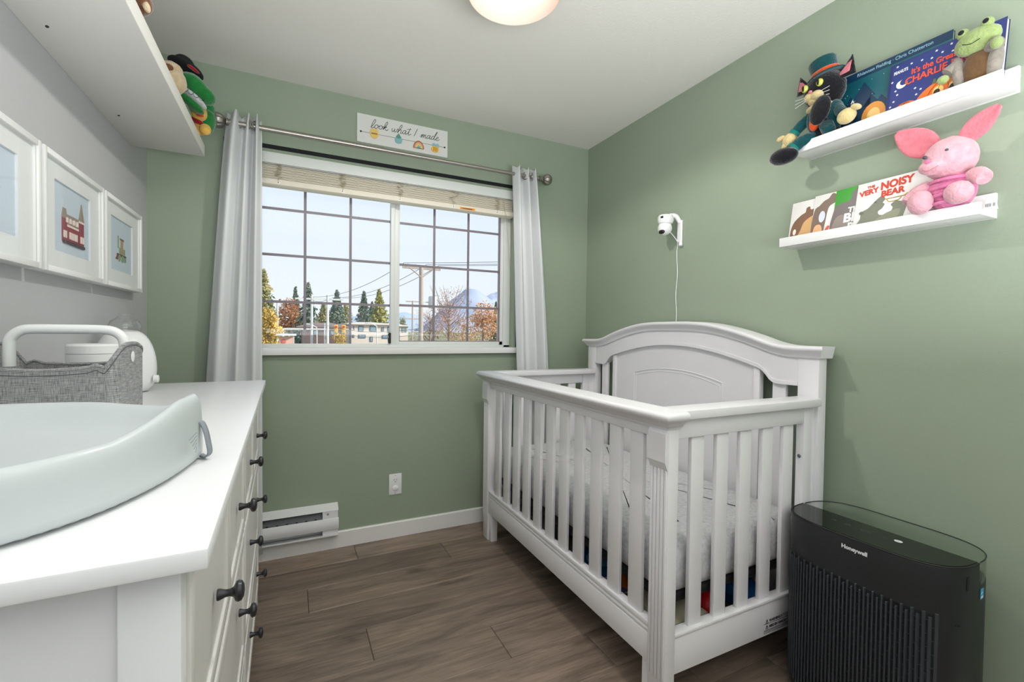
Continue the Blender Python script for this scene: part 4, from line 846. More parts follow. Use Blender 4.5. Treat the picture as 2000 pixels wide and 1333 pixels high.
# headboard
CY = 1.722
for y0, y1 in ((1.003, 1.080), (2.364, 2.441)): MB().box(1.735, 1.782, y0, y1, 0, 1.10, .002).build('headboard_post', m, cb_)
topc = [(0, 1.199), (.14, 1.197), (.25, 1.186), (.36, 1.163), (.45, 1.138), (.52, 1.115), (.58, 1.102), (.64, 1.098), (.74, 1.098)]
lowc = [(0, 1.124), (.12, 1.119), (.25, 1.101), (.36, 1.078), (.44, 1.057), (.485, 1.043), (.51, 1.022), (.53, 1.000), (.55, .991), (.58, .989), (.66, .990)]
def symc(tab): 
    half = smoothline([(a, z_, 0) for a, z_ in tab], 5); r_ = [(CY+p.x, p.y) for p in half]; l_ = [(CY-p.x, p.y) for p in half]; return l_[::-1]+r_[1:]
tc_, lc_ = symc(topc), symc(lowc)
b = MB()
def strip(mb, A, B, x0, x1):
    N = 90; 
    def res(c): 
        ys = [c[0][0]+(c[-1][0]-c[0][0])*k/N for k in range(N+1)]; return [(y, interp(c, y)) for y in ys]
    a_, b__ = res(A), res(B)
    return mb.loft([[(x0, a_[k][0], a_[k][1]), (x1, a_[k][0], a_[k][1]), (x1, b__[k][0], b__[k][1]), (x0, b__[k][0], b__[k][1])] for k in range(N+1)])
cut = lambda c, w_: [(y, z_) for y, z_ in c if abs(y-CY) <= w_+1e-6]
A = [(CY-.642, interp(tc_, CY-.642))]+cut(tc_, .64)+[(CY+.642, interp(tc_, CY+.642))]; B = [(CY-.642, .990)]+cut(lc_, .64)+[(CY+.642, .990)]
strip(b, A, B, 1.737, 1.772); b.build('headboard_arch', m, cb_, ang=40)
b = MB(); B2 = [(y, z_+.014) for y, z_ in B]; strip(b, B2, B, 1.7335, 1.740); b.build('arch_bead', m, cb_, ang=40)
# crown moulding swept
prof = [(1.800, .0), (1.728, .0), (1.726, .006), (1.722, .012), (1.716, .020), (1.706, .027), (1.703, .034), (1.706, .041), (1.714, .044), (1.800, .044)]
tc2 = [(CY-.72, 1.098)]+[q for q in tc_ if abs(q[0]-CY) < .70]+[(CY+.72, 1.098)]
pts = []
N = 110
for k in range(N+1):
    y = CY-.728+1.456*k/N; pts.append((y, interp(tc2, y)))
rings = []
for k, (y, z_) in enumerate(pts):
    dy = pts[min(k+1, N)][0]-pts[max(k-1, 0)][0]; dz = pts[min(k+1, N)][1]-pts[max(k-1, 0)][1]; l_ = math.hypot(dy, dz); ny, nz = -dz/l_, dy/l_
    r_ = []
    for x_, q in prof:
        e_ = 0
        if k in (0, N): e_ = (-1 if k == 0 else 1)*(1.728-min(x_, 1.728) if x_ < 1.79 else .012*(q > .01)+0)*.75
        r_.append((x_, y+ny*q+e_, z_+nz*q))
    rings.append(r_)
MB().loft(rings).build('crown_moulding', m, cb_, ang=50)
# panel, frames, slats, bottom rail
pz = lambda y: interp(lc_, y)+.006
b = MB(); A = [(CY-.478+.956*k/40, pz(CY-.478+.956*k/40)) for k in range(41)]; B = [(y, .14) for y, _ in A]; strip(b, A, B, 1.752, 1.764); b.build('headboard_panel', m, cb_)
for s_ in (-1, 1): 
    y = CY+s_*.465; MB().box(1.744, 1.770, y-.014, y+.014, .14, 1.05, .001).build('panel_stile', m, cb_)
arch = [(CY-.293, .962), (CY-.2, .982), (CY-.1, .996), (CY, 1.000), (CY+.1, .996), (CY+.2, .982), (CY+.293, .962)]
AR = [(p.x, p.y) for p in smoothline([(y, z_, 0) for y, z_ in arch], 5)]
for off, x_, r_ in ((0, 1.752, .0035), (-.014, 1.752, .0022)):
    sc_ = (1+off/.293)
    q = [(x_, CY+(y-CY)*sc_, z_+off) for y, z_ in AR]; q = [(x_, q[0][1], .40-off)]+q+[(x_, q[-1][1], .40-off)]; q.append(q[0])
    MB().tube(q, r_, 6).build('panel_moulding', m, cb_)
for s_ in (-1, 1): MB().box(1.748, 1.766, CY+s_*.560-.0275, CY+s_*.560+.0275, .14, 1.0, .003).build('headboard_slat', m, cb_)
MB().box(1.740, 1.770, 1.078, 2.366, .10, .24, .002).build('headboard_lower_rail', m, cb_)
b = MB(); b.box(1.755, 1.762, CY-.475, CY-.462, .555, .575); b.build('hinge_plate', mat('brass', (170, 130, 90), .4, .8), cb_)
b = MB(); b.box(1.05, 1.73, 1.045, 2.375, .335, .362, .003); b.build('mattress_support', M['black'], cb_)
MB().box(1.05, 1.732, 1.04, 2.375, .150, .158, .001).build('under_shelf', flat((70, 64, 60)), cb_)
# mattress
mt = thing('mattress', 'crib mattress in a fuzzy light grey fitted sheet', 'mattress', (1.39, 1.71, .363))
def mattress():
    b = MB(); x0, x1, y0, y1 = 1.052, 1.722, 1.045, 2.372; rings = []
    def rr(off, z, wv=0):
        pts = []; r = .05
        for cx, cy, a0 in ((x1-r, y0+r, -PI/2), (x1-r, y1-r, 0), (x0+r, y1-r, PI/2), (x0+r, y0+r, PI)):
            for k in range(8):
                a = a0+PI/2*k/7; pts.append(Vector((cx+(r+off)*math.cos(a), cy+(r+off)*math.sin(a), z)))
        out = []
        for i_ in range(len(pts)):
            p, q = pts[i_], pts[(i_+1) % len(pts)]; n_ = max(1, int((q-p).length/.018))
            for j in range(n_):
                v = p.lerp(q, j/n_)
                if wv: 
                    w_ = noise.noise(Vector((v.x*22, v.y*22, z*6)))*wv; d = (v-Vector((1.387, 1.71, z))).normalized(); v = v+d*w_; v.z += noise.noise(Vector((v.x*9, v.y*9, 3)))*wv
                out.append(v)
        return out
    n0 = len(rr(0, 0))
    for off, z, wv in ((-.03, .364, 0), (-.006, .368, .002), (.0, .385, .006), (.003, .42, .005), (.002, .46, .004), (-.002, .490, .003), (-.012, .508, .003), (-.03, .518, .003)):
        q = rr(0, z, wv); c_ = Vector((1.387, 1.71, z)); rings.append([v+Vector(((1 if v.x < c_.x else -1)*-off*(1 if abs(v.x-c_.x) > .2 else 0), (1 if v.y < c_.y else -1)*-off*(1 if abs(v.y-c_.y) > .5 else 0), 0)) for v in q])
    top_ = rings[-1]
    for f_ in (.85, .6, .3, .02): rings.append([Vector((1.387+(v.x-1.387)*f_, 1.71+(v.y-1.71)*f_, .520)) for v in top_])
    b.loft(rings); return b
mattress().build('fitted_sheet', mat('grey_fleece', (214, 214, 216), .95, bump=1.0, bscale=110, var=.22, vscale=70, sheen=.4), mt, ang=80)
# things stored below the crib
def crate(name, label, cat, x0, x1, y0, y1, z0, z1, col, lid=None):
    t = thing(name, label, cat, ((x0+x1)/2, (y0+y1)/2, z0))
    MB().box(x0, x1, y0, y1, z0, z1-.012, .003).build('box_body', flat(col, .7), t); MB().box(x0-.003, x1+.003, y0-.003, y1+.003, z1-.03, z1, .003).build('lid', flat(lid or col, .7), t); return t
crate('storage_box', 'cream lidded box under the near corner of the crib', 'box', 1.09, 1.25, 1.06, 1.25, .158, .255, (196, 186, 160), (206, 198, 172))
crate('storage_box', 'brown lidded box under the crib behind the cream box', 'box', 1.09, 1.36, 1.30, 1.78, .158, .215, (98, 84, 70), (104, 90, 76))
crate('storage_box', 'bright blue box under the crib near the air purifier', 'box', 1.50, 1.62, 1.07, 1.22, .158, .225, (30, 96, 160), (40, 120, 190))
crate('storage_box', 'dark green box under the crib toward the headboard', 'box', 1.40, 1.66, 1.30, 1.55, .158, .31, (34, 66, 44), (40, 78, 52))
crate('storage_box', 'grey lidded box standing under the far end of the crib', 'box', 1.12, 1.55, 1.90, 2.20, .158, .23, (120, 120, 122), (128, 128, 130))
ball = thing('red_ball', 'red toy ball under the near end of the crib', 'ball', (1.335, 1.13, .158))
MB().ell((1.335, 1.13, .216), .058, u=32, v=20).build('ball_shell', flat((196, 26, 34), .35), ball); MB().tube([(1.335+.0583*math.cos(a), 1.13, .216+.0583*math.sin(a)) for a in [2*PI*k/40 for k in range(41)]], .001, 5).build('seam', flat((140, 18, 24)), ball)
def flatbook(label, x0, x1, y0, y1, z, col, acc):
    t = thing('picture_book', label, 'book', ((x0+x1)/2, (y0+y1)/2, z), None, 'picture books lying under the crib')
    MB().box(x0, x1, y0, y1, z, z+.002).build('back_cover', flat(col, .4), t); MB().box(x0+.001, x1-.002, y0+.002, y1-.002, z+.002, z+.011).build('pages', flat((235, 233, 226)), t, smooth=False)
    c = MB().box(x0, x1, y0, y1, z+.011, z+.013).build('front_cover', flat(col, .4), t); MB().prism(circ(x0+.07, (y0+y1)/2, .05, .06), 'z', z+.013, z+.0134).build('cover_spot', flat(acc, .4), c, smooth=False)
flatbook('blue picture book lying on the brown box under the crib', 1.095, 1.30, 1.42, 1.66, .215, (24, 92, 140), (90, 170, 200))
flatbook('purple-grey picture book with orange spot lying beside the cream box under the crib', 1.095, 1.25, 1.305, 1.405, .215, (92, 92, 128), (220, 120, 40))

# ================================================================== AIR PURIFIER
ap = thing('air_purifier', 'black slatted air purifier with a clear-edged top beside the crib', 'air purifier', (1.64, .755, 0))
PX0, PX1, PY0, PY1, PZ = 1.487, 1.785, .528, .988, .585
pcx, pcy = (PX0+PX1)/2, (PY0+PY1)/2
def pout(off=0, n=96, xmax=None, xmin=None):
    out = []; e_ = 2.0/4.2; ex = 2/2.6
    for k in range(n):
        a = 2*PI*k/n; c, s_ = math.cos(a), math.sin(a)
        x = pcx+(.5*(PX1-PX0)-off)*math.copysign(abs(c)**ex, c); y = pcy+(.5*(PY1-PY0)-off)*math.copysign(abs(s_)**e_, s_)
        if xmax is not None: x = min(x, xmax)
        out.append((x, y))
    return out
XG = 1.640
b = MB(); b.loft([[(x, y, z) for x, y in pout(o_)] for z, o_ in ((0.0, .03), (.012, .012), (.04, .001), (.06, 0), (PZ-.064, 0), (PZ-.062, 0), (PZ-.0615, .002))]); b.build('housing', M['ppl'], ap, ang=50)
b = MB(); b.loft([[(x, y, z) for x, y in pout(o_, xmax=XG)] for z, o_ in ((PZ-.062, 0), (PZ-.006, 0), (PZ-.0045, .0003), (PZ-.001, .002), (PZ-.0005, .004))]); b.build('front_hood', M['ppl'], ap, ang=50)
b = MB(); b.loft([[(x, y, z) for x, y in pout(.0045, xmax=XG-.001)] for z in (PZ-.001, PZ+.0012)]); pnl = b.build('control_panel', M['pgloss'], ap, ang=50)
# clear rear hood: thin wall + top rim
q = [p for p in pout(.001, 192) if p[0] > XG]; q = sorted(q, key=lambda p: math.atan2(p[1]-pcy, p[0]-XG))
b = MB(); b.loft([[(x, y, PZ-.062) for x, y in q], [(x, y, PZ-.001) for x, y in q]], False, False); b.build('clear_hood', M['smoke'], ap, solid=.002)
b = MB(); b.prism([(x, y) for x, y in q], 'z', PZ-.002, PZ); b.build('clear_top', M['smoke'], ap)
q2 = [(x, y, PZ) for x, y in q]; MB().tube(q2, .0016, 6).build('hood_rim', M['ppl'], ap)
q3 = [(x, y) for x, y in pout(0.0, 192) if x <= XG]; q3 = sorted(q3, key=lambda p: math.atan2(p[1]-pcy, -(p[0]-XG))); MB().tube([(x-.0, y, PZ-.0005) for x, y in q3], .0022, 6).build('panel_edge', M['black'], ap)
# grille on the front: slats
def pfront(y, off=0):
    e_ = 2.0/4.2; ex = 2/2.6; s_ = abs((y-pcy)/(.5*(PY1-PY0)))**(1/e_); c = math.sqrt(max(0, 1-s_*s_)); return pcx-(.5*(PX1-PX0)+off)*c**ex
gy0, gy1 = .566, .978
b = MB(); N = 40; ys = [gy0+(gy1-gy0)*k/N for k in range(N+1)]
b.loft([[(pfront(y)-.0006, y, .045) for y in ys], [(pfront(y)-.0006, y, .455) for y in ys]], False, False); b.build('filter_screen', M['pfilt'], ap)
n_sl = 38
for k in range(n_sl+1):
    y = gy0+(gy1-gy0)*k/n_sl; x = pfront(y); zt = .459-.012*(k % 2); sl = (pfront(y+.002)-pfront(y-.002))/.004; a = math.atan(-sl)
    b = MB(); b.box(-.0065, .002, -.0024, .0024, 0, zt-.04, .001, seg=1)
    o = b.build('grille_slat', M['pslat'], ap, loc=None, local=True); o.location = Vector((x, y, .04))-WM[ap.name].translation; o.rotation_euler = (0, 0, -a)
b = MB()
for z in [.06+.036*k for k in range(11)]:
    for k in range(n_sl):
        y0 = gy0+(gy1-gy0)*k/n_sl; y1 = gy0+(gy1-gy0)*(k+1)/n_sl; zz = z+(.018 if k % 2 else 0)
        b.tube([(pfront(y0)-.003, y0, zz), (pfront(y1)-.003, y1, zz)], .0009, 4)
b.build('grille_cross_bars', M['pslat'], ap)
def onfront(y, z): 
    x = pfront(y)-.0008; sl = (pfront(y-.01)-pfront(y+.01))/.02; X = Vector((sl, -1, 0)).normalized(); return frame(X, (0, 0, 1), X.cross(Vector((0, 0, 1))), (x-.0006, y, z))
hq = at(1669, 1078, 0, 1.4885)
text('Honeywell', .0158, M['wtxt'], onfront(hq.y, hq.z) , ap, local=False, bold=.0006, ax='CENTER')
FP = frame((0, -1, 0), (1, 0, 0), (0, 0, 1), (1.60, .93, PZ+.0014))
b = MB(); 
for u, v, r in ((.075, -.02, .006), (.115, -.02, .007), (.165, -.022, .012), (.215, -.022, .006)): b.tube([(u+r*math.cos(a), v+.6*r*math.sin(a), 0) for a in [2*PI*k/16 for k in range(17)]], .0005, 4, Mx=FP)
b.build('touch_icons', M['dim'], pnl)
b = MB(); b.prism(circ(.245, -.012, .010, .008), 'z', 0, .0006, FP); b.build('round_badge', M['wtxt'], pnl)
text('HPA', .0045, M['dim'], FP @ Matrix.Translation((.2395, -.0138, .0007)), pnl, local=False)
def onside(y0_, z):  # point on the right-front corner
    best = min([p for p in pout(0, 720) if p[1] < pcy-.15], key=lambda p: abs(p[0]-y0_)); 
    ps = pout(0, 720); i_ = ps.index(best); t_ = (Vector(ps[(i_+2) % 720])-Vector(ps[i_-2])).normalized(); nrm = Vector((t_.y, -t_.x, 0)); 
    X = Vector((t_.x, t_.y, 0)); 
    return frame(X, (0, 0, 1), X.cross(Vector((0, 0, 1))), (best[0]+nrm.x*.0008, best[1]+nrm.y*.0008, z))
F1 = onside(1.655, PZ-.085); stc = MB().box(-.010, .010, -.014, .014, 0, .0006, Mx=F1).build('energy_sticker', M['bluest'], ap, smooth=False)
b = MB(); b.box(-.007, .007, -.011, -.006, .0006, .001, Mx=F1); b.tube([(-.006, 0, .0009), (0, .005, .0009), (.006, .001, .0009)], .0006, 4, Mx=F1); b.build('sticker_print', M['wtxt'], stc, smooth=False)
F2 = onside(1.585, PZ-.045); MB().box(-.005, .005, -.018, .018, -.001, .0008, .002, Mx=F2).build('release_button', M['black'], ap)
F3 = onside(1.55, .43); text('FREE', .007, M['black'], F3, ap, local=False, bold=.0003, name='embossed_lettering')

# ================================================================== OUTSIDE
GZ = -3.6
def A_(px, py, y): return at(px, py, 1, y)
g = MB().box(-400, 700, 6, 1500, GZ-.2, GZ); tag(g.build('ground', mat('ground_grass', (150, 150, 120), .9, var=.3, vscale=.05), smooth=False), kind='structure')
rd = MB().box(-60, 140, 52, 68, GZ, GZ+.03); tag(rd.build('road', mat('asphalt', (150, 150, 152), .9), smooth=False), kind='structure')
def mountain(label, pts, y, col, snow=None):
    ridge = [A_(px, py, y) for px, py in pts]; N_ = 60; xs = [ridge[0].x+(ridge[-1].x-ridge[0].x)*k/N_ for k in range(N_+1)]; tab = [(p.x, p.z) for p in ridge]
    rows = []
    for j in range(12):
        f_ = j/11; row = []
        for x in xs:
            h_ = interp(tab, x)-GZ; rz = GZ+h_*(1-abs(f_*1.6-.8)/.8)**1.1 if abs(f_*1.6-.8) < .8 else GZ
            row.append((x+noise.noise(Vector((x*.004, j, 1)))*20, y+(f_-.5)*600, max(GZ, rz+(noise.noise(Vector((x*.01, j*.7, 5)))*h_*.09 if 0 < j < 11 and abs(f_-.5) > .06 else 0))))
        rows.append(row)
    o = MB().grid(rows).build('mountain', mat('haze_tinted_rock', col, 1.0, var=.08, vscale=.01, spec=0, col2=snow), ang=180); tag(o, label, 'mountain'); return o  # distance haze is painted into the rock and snow colours
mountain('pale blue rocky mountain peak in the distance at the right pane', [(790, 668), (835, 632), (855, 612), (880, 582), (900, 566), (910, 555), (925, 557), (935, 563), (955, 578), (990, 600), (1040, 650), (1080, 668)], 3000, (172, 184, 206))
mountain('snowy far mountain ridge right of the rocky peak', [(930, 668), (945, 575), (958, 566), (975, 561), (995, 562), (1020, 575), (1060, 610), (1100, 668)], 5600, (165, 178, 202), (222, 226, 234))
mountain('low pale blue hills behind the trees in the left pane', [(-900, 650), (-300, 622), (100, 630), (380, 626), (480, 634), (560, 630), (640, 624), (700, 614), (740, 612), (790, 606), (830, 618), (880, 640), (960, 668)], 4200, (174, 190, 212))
FM = {k: mat('foliage_'+k, a, .9, var=.35, vscale=.9, col2=b_) for k, a, b_ in (('gold', (232, 200, 112), (180, 156, 84)), ('orange', (206, 140, 92), (140, 110, 84)), ('dark', (88, 114, 108), (136, 148, 124)), ('mid', (140, 152, 108), (180, 166, 116)), ('lime', (190, 182, 110), (140, 146, 80)), ('pinkb', (214, 176, 166), (190, 160, 150)), ('amber', (226, 176, 122), (200, 160, 130)))}
BARK = mat('bark', (150, 130, 118), .9)
def leafmesh(pts, size, rs_):
    b = MB()
    for p in pts:
        a = Vector((rs_.uniform(-1, 1), rs_.uniform(-1, 1), rs_.uniform(-1, 1))).normalized()*size*rs_.uniform(.6, 1.3); c = a.cross(Vector((rs_.uniform(-1, 1), rs_.uniform(-1, 1), rs_.uniform(-1, 1)))).normalized()*size*rs_.uniform(.5, 1)
        v = [b.bm.verts.new(p+q) for q in (-a, c*.6, a, -c*.6)]; b.bm.faces.new(v)
    return b
def tree(kind, label, px, pytop, w_px, y, fm, group='trees beyond the window', bare=False, n=900):
    topp = A_(px, pytop, y); x0 = topp.x; H_ = topp.z-GZ; R_ = abs(A_(px+w_px/2, pytop, y).x-x0); rs_ = random.Random(int(px*7)); R_ *= (2.3 if kind == 'conifer_tree' else 1.3); n = int(n*(2.6 if kind == 'conifer_tree' else 1.3))
    t = thing(kind, label, 'tree', (x0, y, GZ), None, group)
    MB().tube([(x0, y, GZ), (x0, y, GZ+H_*.5), (x0, y, GZ+H_*(.97 if kind == 'conifer_tree' else .75))], [H_*.018+.08, H_*.012+.05, .02], 8).build('trunk', BARK, t)
    pts = []
    if kind == 'conifer_tree':
        for k in range(n):
            f_ = rs_.random()**.75; lay = math.floor(f_*14)/14; r = R_*(f_*.95+.03)*(0.62+.38*((f_*14) % 1)); a = rs_.uniform(0, 2*PI); q = r*math.sqrt(rs_.uniform(.05, 1)); q = q if q < r else r
            wob = 1+.35*noise.noise(Vector((math.cos(a)*1.5, math.sin(a)*1.5, lay*9+px)))
            pts.append(Vector((x0+q*wob*math.cos(a), y+q*wob*math.sin(a), GZ+H_*(1-f_*.9)-q*.18)))
        size = max(.05, H_*.026)
    else:
        bl_ = [(Vector((rs_.uniform(-.55, .55)*R_, rs_.uniform(-.5, .5)*R_, H_*rs_.uniform(.42, .84))), R_*rs_.uniform(.35, .6)) for _ in range(9)]
        bl_.append((Vector((0, 0, H_*.82)), min(R_*.5, H_*.18)))
        for k in range(n):
            c, r = bl_[k % len(bl_)]; d = Vector((rs_.gauss(0, 1), rs_.gauss(0, 1), rs_.gauss(0, 1))).normalized()*r*rs_.uniform(.5, 1.05)
            pts.append(Vector((x0, y, GZ))+c+d)
        size = H_*(.012 if bare else .022)
    leafmesh(pts, size, rs_).build('foliage', FM[fm], t, smooth=False)
    if bare:
        b = MB()
        for k in range(46):
            z0 = H_*rs_.uniform(.25, .8); a = rs_.uniform(0, 2*PI); l_ = R_*rs_.uniform(.5, 1.0)
            b.tube([(x0, y, GZ+z0), (x0+l_*.5*math.cos(a), y+l_*.5*math.sin(a), GZ+z0+l_*.45), (x0+l_*.8*math.cos(a), y+l_*.8*math.sin(a), GZ+min(H_, z0+l_*1.1))], [.07, .04, .015], 4)
        b.build('branches', BARK, t)
    return t
tree('conifer_tree', 'tall dark-topped conifer at the left edge of the window view', 515, 528, 60, 62, 'mid')
tree('broadleaf_tree', 'golden yellow tree at the bottom left of the window view', 522, 585, 52, 42, 'gold', n=1600)
tree('broadleaf_tree', 'orange-brown tree between the golden tree and the dark conifers', 570, 576, 60, 75, 'orange', n=1300)
tree('conifer_tree', 'small dark conifer rising behind the orange-brown tree', 577, 561, 26, 85, 'dark')
tree('conifer_tree', 'tall dark conifer directly behind the left window bar', 602, 552, 40, 70, 'dark')
tree('conifer_tree', 'wide brownish green conifer right of the left window bar', 632, 592, 46, 84, 'mid', n=1100)
tree('conifer_tree', 'blue-green conifer left of the second window bar', 658, 567, 40, 80, 'dark', n=1100)
tree('conifer_tree', 'slim dark conifer above the pale building roof', 711, 569, 34, 95, 'dark')
tree('conifer_tree', 'broad yellow-green conifer beside the window centre post', 741, 566, 38, 90, 'lime', n=1200)
tree('broadleaf_tree', 'small yellow shrub-like tree below the traffic light', 660, 645, 34, 48, 'gold', n=700)
tree('broadleaf_tree', 'small olive tree left of the thin utility pole', 786, 612, 20, 135, 'mid', n=500)
tree('broadleaf_tree', 'bare pinkish tree in the middle of the right pane', 878, 560, 80, 70, 'pinkb', bare=True, n=1100)
tree('broadleaf_tree', 'bare low tree behind the wooden power pole', 840, 606, 60, 85, 'pinkb', bare=True, n=800)
tree('broadleaf_tree', 'amber tree at the right of the window view', 944, 586, 62, 60, 'amber', n=1400)
tree('conifer_tree', 'tiny dark conifer at the far right of the window view', 969, 590, 18, 90, 'dark', n=500)
tree('broadleaf_tree', 'low amber bush line in front of the bare tree', 905, 618, 90, 75, 'amber', n=1200)
tree('conifer_tree', 'dim conifer filling the gap below the second window bar', 676, 592, 40, 100, 'mid')
tree('broadleaf_tree', 'olive tree just left of the first window bar', 590, 600, 50, 92, 'mid', n=1000)
tree('conifer_tree', 'dark conifer between the slim and the yellow-green conifers', 727, 590, 34, 110, 'dark')
tree('broadleaf_tree', 'bare low reddish tree at the far right of the view', 975, 618, 50, 95, 'pinkb', bare=True, n=900)
rs9 = random.Random(11); pts = []
for k in range(5200):
    x = rs9.uniform(-190, 420); top_ = 5.2+2.2*noise.noise(Vector((x*.09, 0, 2)))+1.6*noise.noise(Vector((x*.4, 3, 2)))
    pts.append(Vector((x, 190+rs9.uniform(-6, 6), GZ+top_*rs9.random()**.7)))
tag(leafmesh(pts, .75, rs9).build('distant_treeline', FM['mid'], smooth=False), 'low distant band of trees along the horizon outside the window', 'trees', kind='stuff')
# poles and wires
PW = mat('weathered_pole', (176, 164, 156), .9); PG = mat('galvanised', (205, 208, 210), .6); WIR = mat('wire_grey', (130, 134, 142), .7)
def pole(label, px, pytop, y, r, m_, arms=(), extra=None, name='utility_pole', cat='pole'):
    p = A_(px, pytop, y); t = thing(name, label, cat, (p.x, y, GZ)); MB().tube([(p.x, y, GZ), (p.x, y, p.z)], [r*1.15, r], 12).build('pole_shaft', m_, t)
    for (dx0, dx1, dz) in arms: MB().box(p.x+dx0, p.x+dx1, y-.06, y+.06, p.z+dz-.07, p.z+dz+.07).build('crossarm', m_, t, smooth=False)
    return t, p
t, p = pole('tall wooden power pole with wide crossarm and transformer in the right pane', 823, 521, 30, .14, PW, [(-1.25, 1.3, -.12)])
for dx in (-1.15, -.85, -.35, .35, .85, 1.2): MB().lathe([(.03, 0), (.05, .05), (.03, .1), (.05, .15), (.02, .2)], 8, Matrix.Translation((p.x+dx, 30, p.z-.05))).build('insulator', PG, t)
b = MB(); b.tube([(p.x-.8, 29.9, p.z-.15), (p.x, 29.9, p.z-.75)], .04, 6); b.tube([(p.x+.8, 29.9, p.z-.15), (p.x, 29.9, p.z-.75)], .04, 6); b.build('arm_brace', PW, t)
q = A_(845, 578, 30); MB().lathe([(.26, 0), (.28, .05), (.28, .72), (.24, .8), (.001, .84)], 18, Matrix.Translation((q.x, 30, q.z-.85))).build('transformer', PG, t)
MB().box(p.x, q.x, 29.95, 30.05, q.z-.5, q.z-.42).build('transformer_bracket', PG, t, smooth=False)
mp = p.copy()
t, p2 = pole('thin distant utility pole with two short arms left of the wooden pole', 806, 588, 60, .10, PW, [(-.9, .9, -.1), (-1.2, 1.2, -2.4)])
t, p3 = pole('pale utility pole with a crossarm in the middle of the left pane', 640, 577, 42, .11, PG, [(-1.3, 1.3, -.35)])
t, p4 = pole('plain pale pole just right of the left window bar', 609, 578, 46, .11, PG, [(-1.4, .1, -.3)])
t, p5 = pole('slim pale lamp post beside the golden tree', 542, 590, 44, .08, PG)
t, p6 = pole('short slim pale post left of the crossarm pole', 634, 632, 46, .06, PG)
def wire(a, b__, sag, label):
    pts = [a.lerp(b__, k/16)-Vector((0, 0, sag*4*(k/16)*(1-k/16))) for k in range(17)]
    tag(MB().tube(pts, .018, 4).build('power_line', WIR), label, 'wire', 'power lines outside the window')
for k, (dx, nm) in enumerate(((-1.15, 'left end'), (.35, 'middle'), (1.2, 'right end'))):
    wire(mp+Vector((dx, 0, .16)), p3+Vector((dx, 0, -.2)), .6, 'power line leaving the %s of the wooden crossarm toward the left pane' % nm)
    wire(mp+Vector((dx, 0, .16)), mp+Vector((dx+22, -14, 1.8)), .5, 'power line rising from the %s of the wooden crossarm to the right' % nm)
for dz, nm in ((-.35, 'upper'), (-2.5, 'lower')): wire(p4+Vector((0, 0, dz)), p3+Vector((0, 0, dz)), .2, '%s of the two power lines between the pale poles' % nm)
for dz, nm in ((-2.6, 'upper'), (-3.0, 'lower')): wire(p3+Vector((0, 0, dz)), mp+Vector((0, 0, dz-1.5)), .4, '%s of the two low power lines crossing before the pale building' % nm)
# traffic signal arm
a = A_(552, 643, 45); c = A_(690, 644, 45); t = thing('traffic_signal', 'grey traffic signal mast arm with yellow signal heads at the intersection', 'traffic light', (a.x, 45, GZ))
MB().tube([(a.x, 45, GZ), (a.x, 45, a.z+.1)], .12, 10).build('mast', PG, t); MB().tube([(a.x, 45, a.z), (c.x, 45, c.z)], [.10, .06], 10).build('mast_arm', PG, t)
SY = flat((226, 176, 70))
for px in (656, 671):
    q = A_(px, 636, 44.8); hd = MB().box(q.x-.17, q.x+.17, 44.6, 44.9, q.z-.95, q.z+.05, .03).build('signal_head', SY, t)
    for k in range(3): MB().lathe([(.10, 0), (.11, .08)], 12, frame((1, 0, 0), (0, 0, 1), (0, -1, 0), (q.x, 44.6, q.z-.15-.3*k))).build('signal_lens', flat(((190, 60, 50), (200, 150, 60), (80, 130, 90))[k]), hd)
for px, pyt, y, lab in ((619, 634, 48, 'curved street lamp in the left pane near the pale poles'), (736, 632, 50, 'curved street lamp in front of the pale building')):
    q = A_(px, pyt, y); t = thing('street_lamp', lab, 'street lamp', (q.x, y, GZ)); s_ = -1 
    MB().tube(smoothline([(q.x, y, GZ), (q.x, y, q.z-.8), (q.x-.15, y, q.z-.25), (q.x-.7, y, q.z)], 6), .05, 8).build('lamp_post', PG, t); MB().ell((q.x-.95, y, q.z), (.3, .12, .06)).build('lamp_head', PG, t)
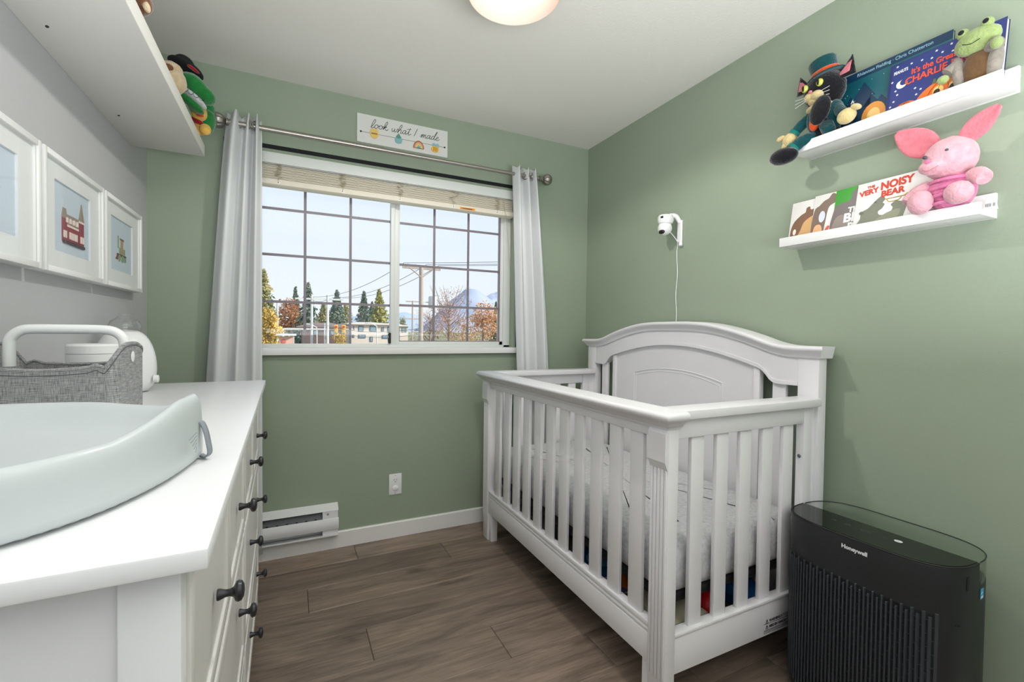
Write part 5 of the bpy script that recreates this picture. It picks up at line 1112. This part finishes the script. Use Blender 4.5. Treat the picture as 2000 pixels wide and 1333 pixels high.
# buildings
def building(label, px0, px1, pyt, pye, y, dep, col, roofc, wins, name='apartment_building'):
    a, c = A_(px0, pye, y), A_(px1, pye, y); rt = A_((px0+px1)/2, pyt, y).z; t = thing(name, label, 'building', ((a.x+c.x)/2, y, GZ))
    MB().box(a.x, c.x, y, y+dep, GZ, a.z).build('wall', col, t, smooth=False)
    b = MB(); o_ = .5; xm0, xm1 = a.x+(c.x-a.x)*.3, a.x+(c.x-a.x)*.7
    b.loft([[(a.x-o_, y-o_, a.z), (c.x+o_, y-o_, a.z), (c.x+o_, y+dep+o_, a.z), (a.x-o_, y+dep+o_, a.z)], [(a.x-o_, y-o_, a.z+.12), (c.x+o_, y-o_, a.z+.12), (c.x+o_, y+dep+o_, a.z+.12), (a.x-o_, y+dep+o_, a.z+.12)], [(xm0, y+dep*.45, rt), (xm1, y+dep*.45, rt), (xm1, y+dep*.55, rt), (xm0, y+dep*.55, rt)]]); b.build('roof', roofc, t, smooth=False)
    for (wx0, wx1, wy0, wy1) in wins:
        p_, q_ = A_(wx0, wy1, y), A_(wx1, wy0, y); w_ = MB().box(p_.x, q_.x, y-.06, y+.02, p_.z, q_.z).build('window', flat((90, 100, 112)), t, smooth=False)
        MB().box(p_.x+.08, q_.x-.08, y-.08, y-.05, p_.z+.08, q_.z-.08).build('pane', flat((130, 160, 172), .1), w_, smooth=False)
    return t
BW = mat('stucco_cream', (214, 206, 196), .9); BR = mat('roof_pale', (216, 208, 202), .9)
building('pale two-storey apartment building with hipped roof left of the centre post', 686, 768, 628, 634, 58, 16, BW, BR, [(700, 710, 637, 648), (722, 735, 637, 648), (745, 750, 640, 648), (757, 762, 638, 650), (690, 692, 638, 645), (688, 692, 654, 660), (700, 714, 654, 661), (722, 728, 658, 668), (746, 758, 655, 662)])
building('small white house beyond the thin utility pole', 781, 797, 634, 638, 110, 12, BW, BR, [(784, 788, 641, 650), (790, 794, 641, 650)], 'house')
building('dark brown house behind the traffic signal arm', 590, 676, 630, 640, 50, 6, mat('brown_siding', (112, 96, 96), .9), mat('roof_brown', (140, 122, 116), .9), [(612, 622, 645, 655), (645, 655, 645, 655)], 'house')
t = thing('bus_shelter', 'small shelter with a pink sign panel beside the golden tree', 'shelter', tuple(A_(560, 668, 34))[:2]+(GZ,))
a, c = A_(546, 656, 34), A_(574, 656, 34)
MB().box(a.x-.2, c.x+.15, 33.6, 35.6, a.z, a.z+.12).build('shelter_roof', PG, t, smooth=False)
MB().box(a.x, c.x-.05, 34, 34.1, GZ, a.z-.05).build('sign_panel', flat((222, 178, 168)), t, smooth=False); MB().ell(((a.x+c.x)/2-.2, 33.98, a.z-.4), (.16, .02, .16)).build('sign_emblem', flat((196, 110, 100)), t)
for x in (a.x, c.x): MB().box(x-.04, x+.04, 35.3, 35.4, GZ, a.z).build('shelter_post', PG, t, smooth=False)
